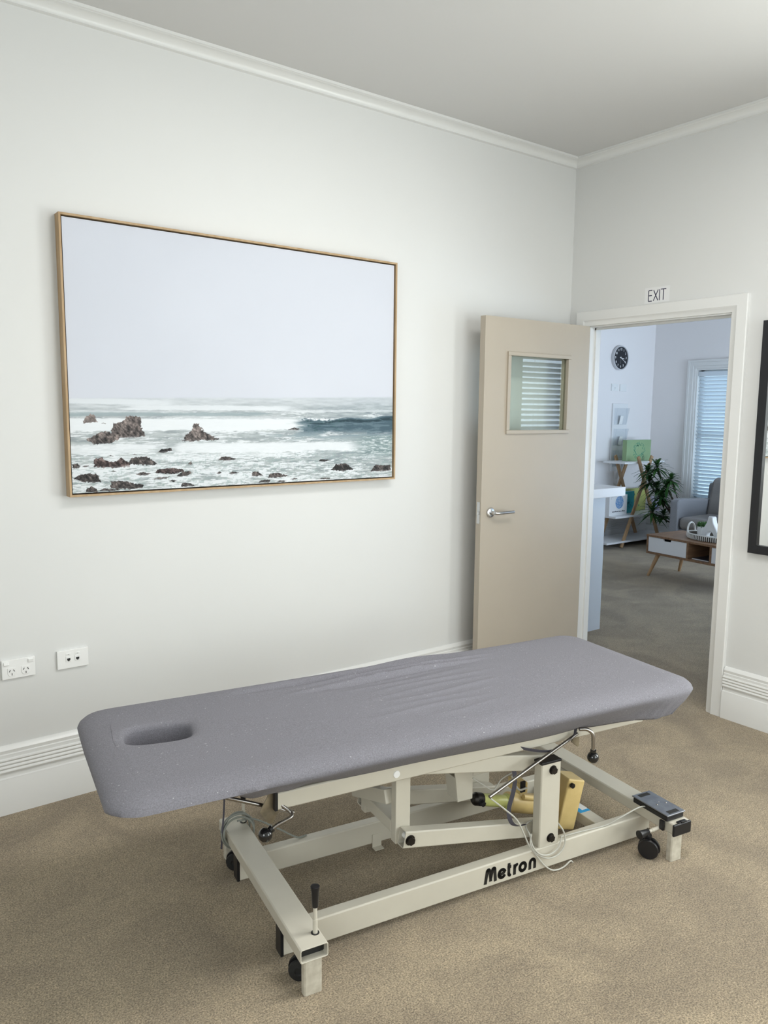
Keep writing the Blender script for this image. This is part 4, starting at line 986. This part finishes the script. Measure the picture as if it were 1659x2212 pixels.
MB().prism([(-.042,0),(0,-.045),(.042,0),(0,.045)], (0,-.0301,.122), (1,0,0), (0,0,1), (0,-1,0), .0006).build('diamond_label', 'green', g, smooth=False)
g = thing('gift_box', 'white gift box with a round blue print standing on the middle shelf board', 'box', (3.82, 2.43, .370), group='gift boxes on the display shelf')
MB().box(-.165, .165, -.03, .03, 0, .235).build('box_body', 'white', g, bevel=.003)
p = MB().lathe([(0,0),(.074,0),(.074,.0006),(0,.0006)], (.02, -.0301, .150), 40, axis=(0,-1,0)).build('round_print', 'inkblue', g, smooth=False)
mb = MB(); rr = random.Random(5)
for i in range(220):
    a = rr.random()*2*PI; r = .071*math.sqrt(rr.random()); x, z = .02+r*math.cos(a), .150+r*math.sin(a); t = rr.random()*PI
    mb.prism([(-.004,-.0008),(.004,-.0008),(.004,.0008),(-.004,.0008)], (x,-.0307,z), (math.cos(t),0,math.sin(t)), (-math.sin(t),0,math.cos(t)), (0,-1,0), .0003)
mb.build('white_strokes', 'whiteink', p, smooth=False)
mb = MB(); rr = random.Random(9); x = -.11
while x < .12:
    w = .005+.005*rr.random(); mb.box(x, x+w, -.0305, -.0300, .040, .050+.006*(rr.random() > .6)); x += w+.002+(.006 if rr.random() > .8 else 0)
mb.build('caption', 'inkgrey', g, smooth=False); 
MB().tube([(-.12+.016*math.cos(t), -.0303, .205+.016*math.sin(t)) for t in [PI*(.1+1.2*k/10) for k in range(11)]], .0012, 6).build('swirl_mark', 'scuff', g)
g = thing('gift_box', 'teal patterned gift box on the middle shelf board beside the white one', 'box', (4.10, 2.50, .370), group='gift boxes on the display shelf')
MB().box(-.115, .115, -.03, .03, 0, .255).build('box_body', 'teal', g, bevel=.003)
flower(MB(), 0, .12, .0, .075, 110, -.0301, .008, 4).build('floral_print', 'inkteal', g, smooth=False)
g = thing('gift_box', 'olive yellow gift box at the back of the middle shelf board', 'box', (4.35, 2.57, .370), group='gift boxes on the display shelf')
MB().box(-.20, .20, -.03, .03, 0, .275).build('box_body', 'yellow', g, bevel=.003)
mb = MB(); flower(mb, -.05, .20, 0, .02, 14, -.0301, .012, 6); flower(mb, .06, .06, 0, .015, 8, -.0301, .008, 8); flower(mb, -.02, .10, 0, .03, 10, -.0301, .008, 8); mb.build('leaf_print', 'inkgreen', g, smooth=False)
g = thing('gift_box', 'pale lilac gift box at the far right of the middle shelf board behind the plant', 'box', (4.60, 2.46, .370), group='gift boxes on the display shelf')
M['lilac'] = mat('pale lilac box', (.62, .58, .76), .4, var=.05, vscale=12)
MB().box(-.07, .07, -.03, .03, 0, .17).build('box_body', 'lilac', g, bevel=.003)
MB().prism([(-.02,0),(0,.03),(.02,0)], (.0,-.0301,.05), (1,0,0), (0,0,1), (0,-1,0), .0006).build('print_mark', 'inkblue', g, smooth=False)

# armchair
am = thing('armchair', 'grey upholstered armchair in front of the slatted window', 'armchair', (4.24, 1.37, 0))
def rb(x0, x1, y0, y1, z0, z1): return MB().box(x0, x1, y0, y1, z0, z1)
rb(-.36, .30, -.39, .385, .14, .30).build('seat_base', 'sofa', am, bevel=.02, seg=3)
for y0, y1 in ((.285, .385), (-.39, -.29)):
    MB().prism([(-.39,.13),(.36,.13),(.36,.585),(-.30,.625),(-.375,.615),(-.39,.585)], (0, y0, 0), (1,0,0), (0,0,1), (0,1,0), y1-y0).build('arm', 'sofa', am, bevel=.018, seg=3)
rb(-.385, .20, -.285, .280, .30, .435).build('seat_cushion', 'sofa2', am, bevel=.05, seg=5)
MB().prism([(.14,.40),(.34,.40),(.42,.80),(.30,.84),(.235,.80)], (0,-.285,0), (1,0,0), (0,0,1), (0,1,0), .565).build('back_cushion', 'sofa2', am, bevel=.035, seg=5)
MB().prism([(.27,.14),(.38,.14),(.46,.76),(.36,.76)], (0,-.39,0), (1,0,0), (0,0,1), (0,1,0), .775).build('back_frame', 'sofa', am, bevel=.02, seg=3)
for x, y in ((-.33,.33),(-.33,-.33),(.33,.33),(.33,-.33)): MB().tube([(x,y,0),(x,y,.14)], [.014,.022], 16).build('leg', 'beech', am)

# coffee table
TA = math.radians(6)
tb = thing('coffee_table', 'walnut coffee table with a white drawer front and splayed wooden legs', 'table', (2.70, 1.24, 0), -TA)
# local: +x depth, -y along its length
L_, D_ = 1.12, .50; z0, z1, t = .222, .405, .020
def plank(*a): MB().box(*a).build('panel', 'walnut', tb, bevel=.0015)
MB().box(-.005, D_+.005, -L_, 0, z1-t, z1).build('table_top', 'walnut', tb, bevel=.0015)
MB().box(0, D_, -L_, 0, z0, z0+t).build('bottom_panel', 'walnut', tb, bevel=.0015)
for y in (0, -.45, -.69, -L_+t): MB().box(.0, D_, y-t, y, z0+t, z1-t).build('divider', 'walnut', tb, bevel=.001)
MB().box(D_-.012, D_, -.69, -.47, z0+t, z1-t).build('back_panel', 'walnut', tb, bevel=.001)
def drawer(ya, yb):
    yc = (ya+yb)/2; h0, h1 = z0+t+.002, z1-t-.002
    poly = [(ya, h0), (yb, h0), (yb, h1), (yc+.045, h1), (yc+.038, h1-.020), (yc-.038, h1-.020), (yc-.045, h1), (ya, h1)]
    d = MB().prism(poly, (.002,0,0), (0,1,0), (0,0,1), (1,0,0), .016).build('drawer', 'white', tb, bevel=.001)
    MB().box(.018, D_-.03, ya+.01, yb-.01, h0, h1-.03).build('drawer_box', 'hole', d)
drawer(-.448, -.022); drawer(-L_+.022, -.712)
for x, y, sx, sy in ((.07,-.09,-1,1),(.43,-.09,1,1),(.07,-L_+.09,-1,-1),(.43,-L_+.09,1,-1)):
    MB().tube([(x,y,z0),(x+sx*.045,y+sy*.075,0)], [.021,.013], 20).build('leg', 'beech', tb)
# tray and things on it
def TL(x, y): c, s = math.cos(-TA), math.sin(-TA); return (2.70+x*c-y*s, 1.24+x*s+y*c)
cx, cy = TL(.27, -.545)
tr = thing('woven_tray', 'oval white woven tray with arched cord handles on the coffee table', 'tray', (cx, cy, z1), -TA)
def oval(a, b, z, n=72): return [(a*math.cos(2*PI*k/n), b*math.sin(2*PI*k/n), z) for k in range(n)]
mb = MB(); rg = [oval(.165, .255, .0), oval(.17, .26, .006), oval(.16, .25, .006)]
mb.prism([(x, y) for x, y, _ in oval(.165, .255, 0)], (0,0,.001), (1,0,0), (0,1,0), (0,0,1), .006); mb.build('tray_base', 'woven', tr, smooth=False)
mb = MB()
for k in range(4): mb.tube(oval(.170+.002*k, .260+.002*k, .008+.0105*k), .0062, 8, closed=True)
mb.build('woven_wall', 'gap_dark', tr)  # wall coloured dark to paint the shaded gaps between the pale stakes
MB().tube(oval(.176, .266, .049), .0062, 10, closed=True).build('woven_rim', 'woven', tr)
mb = MB()
for k in range(84):
    a = 2*PI*k/84
    x, y = .178*math.cos(a), .268*math.sin(a); mb.tube([(x*.985, y*.985, .004),(x*1.03, y*1.02, .018),(x*1.02, y*1.015, .046)], .0046, 6)
mb.build('woven_stakes', 'woven', tr)
for s in (-1, 1):
    pts = [(.055*math.cos(t), s*(.258+.006*math.sin(t)), .045+.085*math.sin(t)) for t in [PI*k/20 for k in range(21)]]
    pts = [(-.055, s*.262, .02)] + pts[::-1] + [(.055, s*.262, .02)]
    MB().tube(pts, .0085, 12).build('handle', 'woven', tr)
px, py = TL(.30, -.388)
pt = thing('potted_succulent', 'small green succulent in a white ceramic pot on the woven tray', 'plant', (px, py, z1+.007))
MB().lathe([(0,0),(.042,0),(.047,.006),(.054,.096),(.052,.098),(.049,.094),(.046,.084),(0,.084)], (0,0,0), 36).build('pot', 'pot', pt)
MB().lathe([(0,.084),(.0475,.084),(.0475,.082),(0,.082)], (0,0,.003), 24).build('soil', 'soil', pt)
mb = MB(); rr = random.Random(2)
for q in range(9):
    ox, oy = (0, 0) if q == 0 else (.038*math.cos(q*PI/4), .038*math.sin(q*PI/4))
    for i in range(13):
        a = i*2.4+q; up = .25+.09*i; l = .034; d = V3((math.cos(a)*math.cos(up), math.sin(a)*math.cos(up), math.sin(up))); b0 = V3((ox, oy, .087+.002*i)); sd = d.cross(V3((0,0,1))).normalized(); nn = sd.cross(d)
        mb.faces([b0-sd*.004, b0+d*l*.6-sd*.009+nn*.002, b0+d*l, b0+d*l*.6+sd*.009+nn*.002, b0+sd*.004, b0+d*l*.55-nn*.005, b0+d*l*.5+nn*.005], [(0,1,6),(1,2,6),(2,3,6),(3,4,6),(4,0,6),(1,0,5),(2,1,5),(3,2,5),(4,3,5),(0,4,5)])
mb.build('succulent_leaves', 'leaf2', pt, ang=50)
vx, vy = TL(.19, -.56)
vs = thing('ceramic_vase', 'white sculptural ceramic vase with an arched hole on the woven tray', 'vase', (vx, vy, z1+.007), -TA-PI/2)
def half(s):
    o = [(.026,.215),(.028,.19),(.036,.160),(.060,.120),(.088,.075),(.093,.035),(.088,.0)]; return [(s*x, z) for x, z in o]
poly = half(1) + [(.040,0)] + [(.036*math.cos(t)+.004, .040+.036*math.sin(t)) for t in [PI*k/14 for k in range(0, 15)]] + [(-.036,0)] + half(-1)[::-1]
MB().prism(poly, (0,.032,0), (1,0,0), (0,0,1), (0,-1,0), .064).build('body', 'pot', vs, bevel=.014, seg=4)
MB().lathe([(.019,.0),(.028,.0),(.030,.006),(.028,.012),(.019,.012)], (0,0,.205), 28).build('lip', 'pot', vs)
nx, ny = TL(.14, -.60)
mg = thing('magazine', 'white magazine lying in the open niche of the coffee table', 'magazine', (*TL(.16, -.57), z0+t), -TA)
MB().box(-.12, .12, -.085, .085, 0, .008).build('pages', 'paper', mg); MB().box(-.121, .121, -.086, .086, .008, .0092).build('cover', 'inkgrey', mg)

# dracaena behind the armchair
pl = thing('potted_dracaena', 'bushy dark green dracaena in a pot between the display shelf and the armchair', 'plant', (4.44, 1.93, 0))
MB().lathe([(0,0),(.10,0),(.105,.01),(.13,.24),(.128,.25),(.118,.25),(.112,.22),(0,.22)], (0,0,0), 40).build('pot', 'pot', pl)
MB().lathe([(0,0),(.113,0),(.113,-.004),(0,-.004)], (0,0,.224), 24).build('soil', 'soil', pl)
hd = [(-.02,.36,.87,.16),(-.03,.22,.93,.17),(.02,.41,.75,.15),(-.05,.06,.71,.17),(.03,.25,.68,.16),(-.02,-.03,.60,.17),(-.06,.23,.40,.17),(.05,.10,.36,.14),(.0,-.10,.55,.12),(-.04,.02,.80,.14),(-.08,.14,.57,.16),(-.02,.30,.56,.12),(.06,.12,.86,.12)]
hd = [(-3.729+(4.42+x+3.729)*.955-4.44, -3.133+(2.08+y+3.133)*.955-1.93, 1.548+(z-1.548)*.955, s*1.08) for x, y, z, s in hd[:10]]
hd = [(x, max(y, .06) if z < .74 else min(y, .25), z, s*(.85 if z < .74 and y < .06 else 1)) for x, y, z, s in hd]
base = [(-.03,.02,.22),(.03,.0,.22),(0,.05,.22),(.02,-.03,.22)]
rr = random.Random(11)
for i, (x, y, z, s) in enumerate(hd):
    b0 = base[i % 4]; m1 = ((b0[0]+x)*.5+.02, b0[1]+(y-b0[1])*.55, .22+(z-.22)*.5-.02)
    P = bez([b0, m1, (x, y, z-.03)], 8); st_ = MB().tube(P, [.009-.005*k/len(P) for k in range(len(P))], 10).build('stem', 'bark', pl)
    mb = MB()
    for k in range(36):
        a = k*2.399+rr.random()*.4; el = -.35+1.5*(k/36)+rr.uniform(-.15,.15); l = s*(.75+.4*rr.random()); w = .013+.005*rr.random()
        p0 = V3((x, y, z-.045+.05*k/36)); d = V3((math.cos(a)*math.cos(el), math.sin(a)*math.cos(el), math.sin(el))); sd = d.cross(V3((0,0,1))).normalized()
        vs_ = []; N_l = 6
        for q in range(N_l+1):
            t = q/N_l; c = p0+d*l*t+V3((0,0,-.42*l*t*t)); ww = w*(math.sin(PI*min(1, t*.92+.10)))**.8*(1 if t < 1 else .05)
            up = sd.cross(d).normalized(); vs_ += [c-sd*ww+up*.002, c-up*.0008, c+sd*ww+up*.002]
        fs_l = []
        for q in range(N_l):
            fs_l += [(3*q,3*q+1,3*q+4,3*q+3),(3*q+1,3*q+2,3*q+5,3*q+4)]
        mb.faces(vs_, fs_l)
    mb.build('leaf_rosette', 'leaf', st_, ang=80)

# ------------------------------------------------------------------ light: daylight through the windows, with added fill lights
W = bpy.data.worlds.new('World'); bpy.context.scene.world = W; W.use_nodes = True
bg = W.node_tree.nodes['Background']; bg.inputs[0].default_value = (.62, .82, 1.0, 1); bg.inputs[1].default_value = WORLD
def area(name, loc, rot, sx, sy, e, col):
    l = bpy.data.lights.new(name, 'AREA'); l.shape = 'RECTANGLE'; l.size = sx; l.size_y = sy; l.energy = e; l.color = col
    o = bpy.data.objects.new(name, l); C.objects.link(o); o.location = loc; o.rotation_euler = rot; return o
area('daylight_right_window', (.30, (W1[0]+W1[1])/2, 1.75), (0, math.radians(90), 0), 2.2, 1.9, E1, (1.0, .99, .975))
area('fill_rear_window', ((W2[0]+W2[1])/2+.2, YW-.45, 1.75), (math.radians(80), 0, 0), 2.2, 1.9, E2, (1.0, .99, .98))  # fill through the added rear window
area('ground_bounce_right_window', (.30, (W1[0]+W1[1])/2, .95), (0, math.radians(132), 0), 1.2, 1.4, E6, (1.0, .98, .94))
area('upward_fill_rear_window', ((W2[0]+W2[1])/2, YW-.35, .95), (math.radians(132), 0, 0), 1.5, 1.2, E7, (1.0, .98, .94))  # upward fill through the added rear window
area('fill_near_window', (XW-.35, (W6[0]+W6[1])/2, 1.7), (0, math.radians(-85), 0), 1.9, 1.8, E8, (1.0, .99, .98))  # fill through the added near window
area('ceiling_fill_light', (-1.85, -2.0, CZ-.012), (0, 0, 0), 1.2, .6, E9, (1.0, .985, .96))  # added overhead fill for the couch top, no fixture behind it
area('fill_lobby_front_window', ((W5[0]+W5[1])/2, YF-.35, 1.1), (math.radians(112), 0, 0), 1.8, 1.6, E5, (.67, .79, 1.0))  # fill through the added lobby window without a blind
area('daylight_lobby_blind_window', ((W4[0]+W4[1])/2, YF-.35, 1.4), (math.radians(90), 0, 0), 1.6, 1.7, E4, (.68, .80, 1.0))
area('daylight_lobby_far_window', (XB+.45, (W3[0]+W3[1])/2, 1.35), (0, math.radians(90), 0), 1.8, 1.1, E3, (.62, .82, 1.0))

# ------------------------------------------------------------------ camera
f, yaw, pitch, roll, cx, cy, cz = CAM
fw = V3((math.cos(yaw)*math.cos(pitch), math.sin(yaw)*math.cos(pitch), -math.sin(pitch)))
rt = fw.cross(V3((0,0,1))).normalized(); up = rt.cross(fw); c, s = math.cos(roll), math.sin(roll)
r2, u2 = rt*c+up*s, up*c-rt*s
cd = bpy.data.cameras.new('Camera'); cam = bpy.data.objects.new('Camera', cd); C.objects.link(cam)
cam.matrix_world = Matrix(((r2.x,u2.x,-fw.x,cx),(r2.y,u2.y,-fw.y,cy),(r2.z,u2.z,-fw.z,cz),(0,0,0,1)))
cd.sensor_fit = 'VERTICAL'; cd.sensor_height = 24.0; cd.lens = f/2212*24.0; cd.clip_start = .02
bpy.context.scene.camera = cam
sc = bpy.context.scene
vs_ = sc.view_settings; vs_.view_transform = 'Standard'; vs_.look = 'None'; vs_.gamma = 1; vs_.use_curve_mapping = False; vs_.exposure = EXPO
sc.cycles.use_denoising = True
sc.cycles.max_bounces = 8; sc.cycles.diffuse_bounces = 4; sc.cycles.use_adaptive_sampling = True; sc.cycles.adaptive_threshold = .02; sc.cycles.glossy_bounces = 4; sc.cycles.transparent_max_bounces = 12; sc.cycles.transmission_bounces = 6
sc.cycles.sample_clamp_indirect = 6; sc.cycles.caustics_reflective = False; sc.cycles.caustics_refractive = False
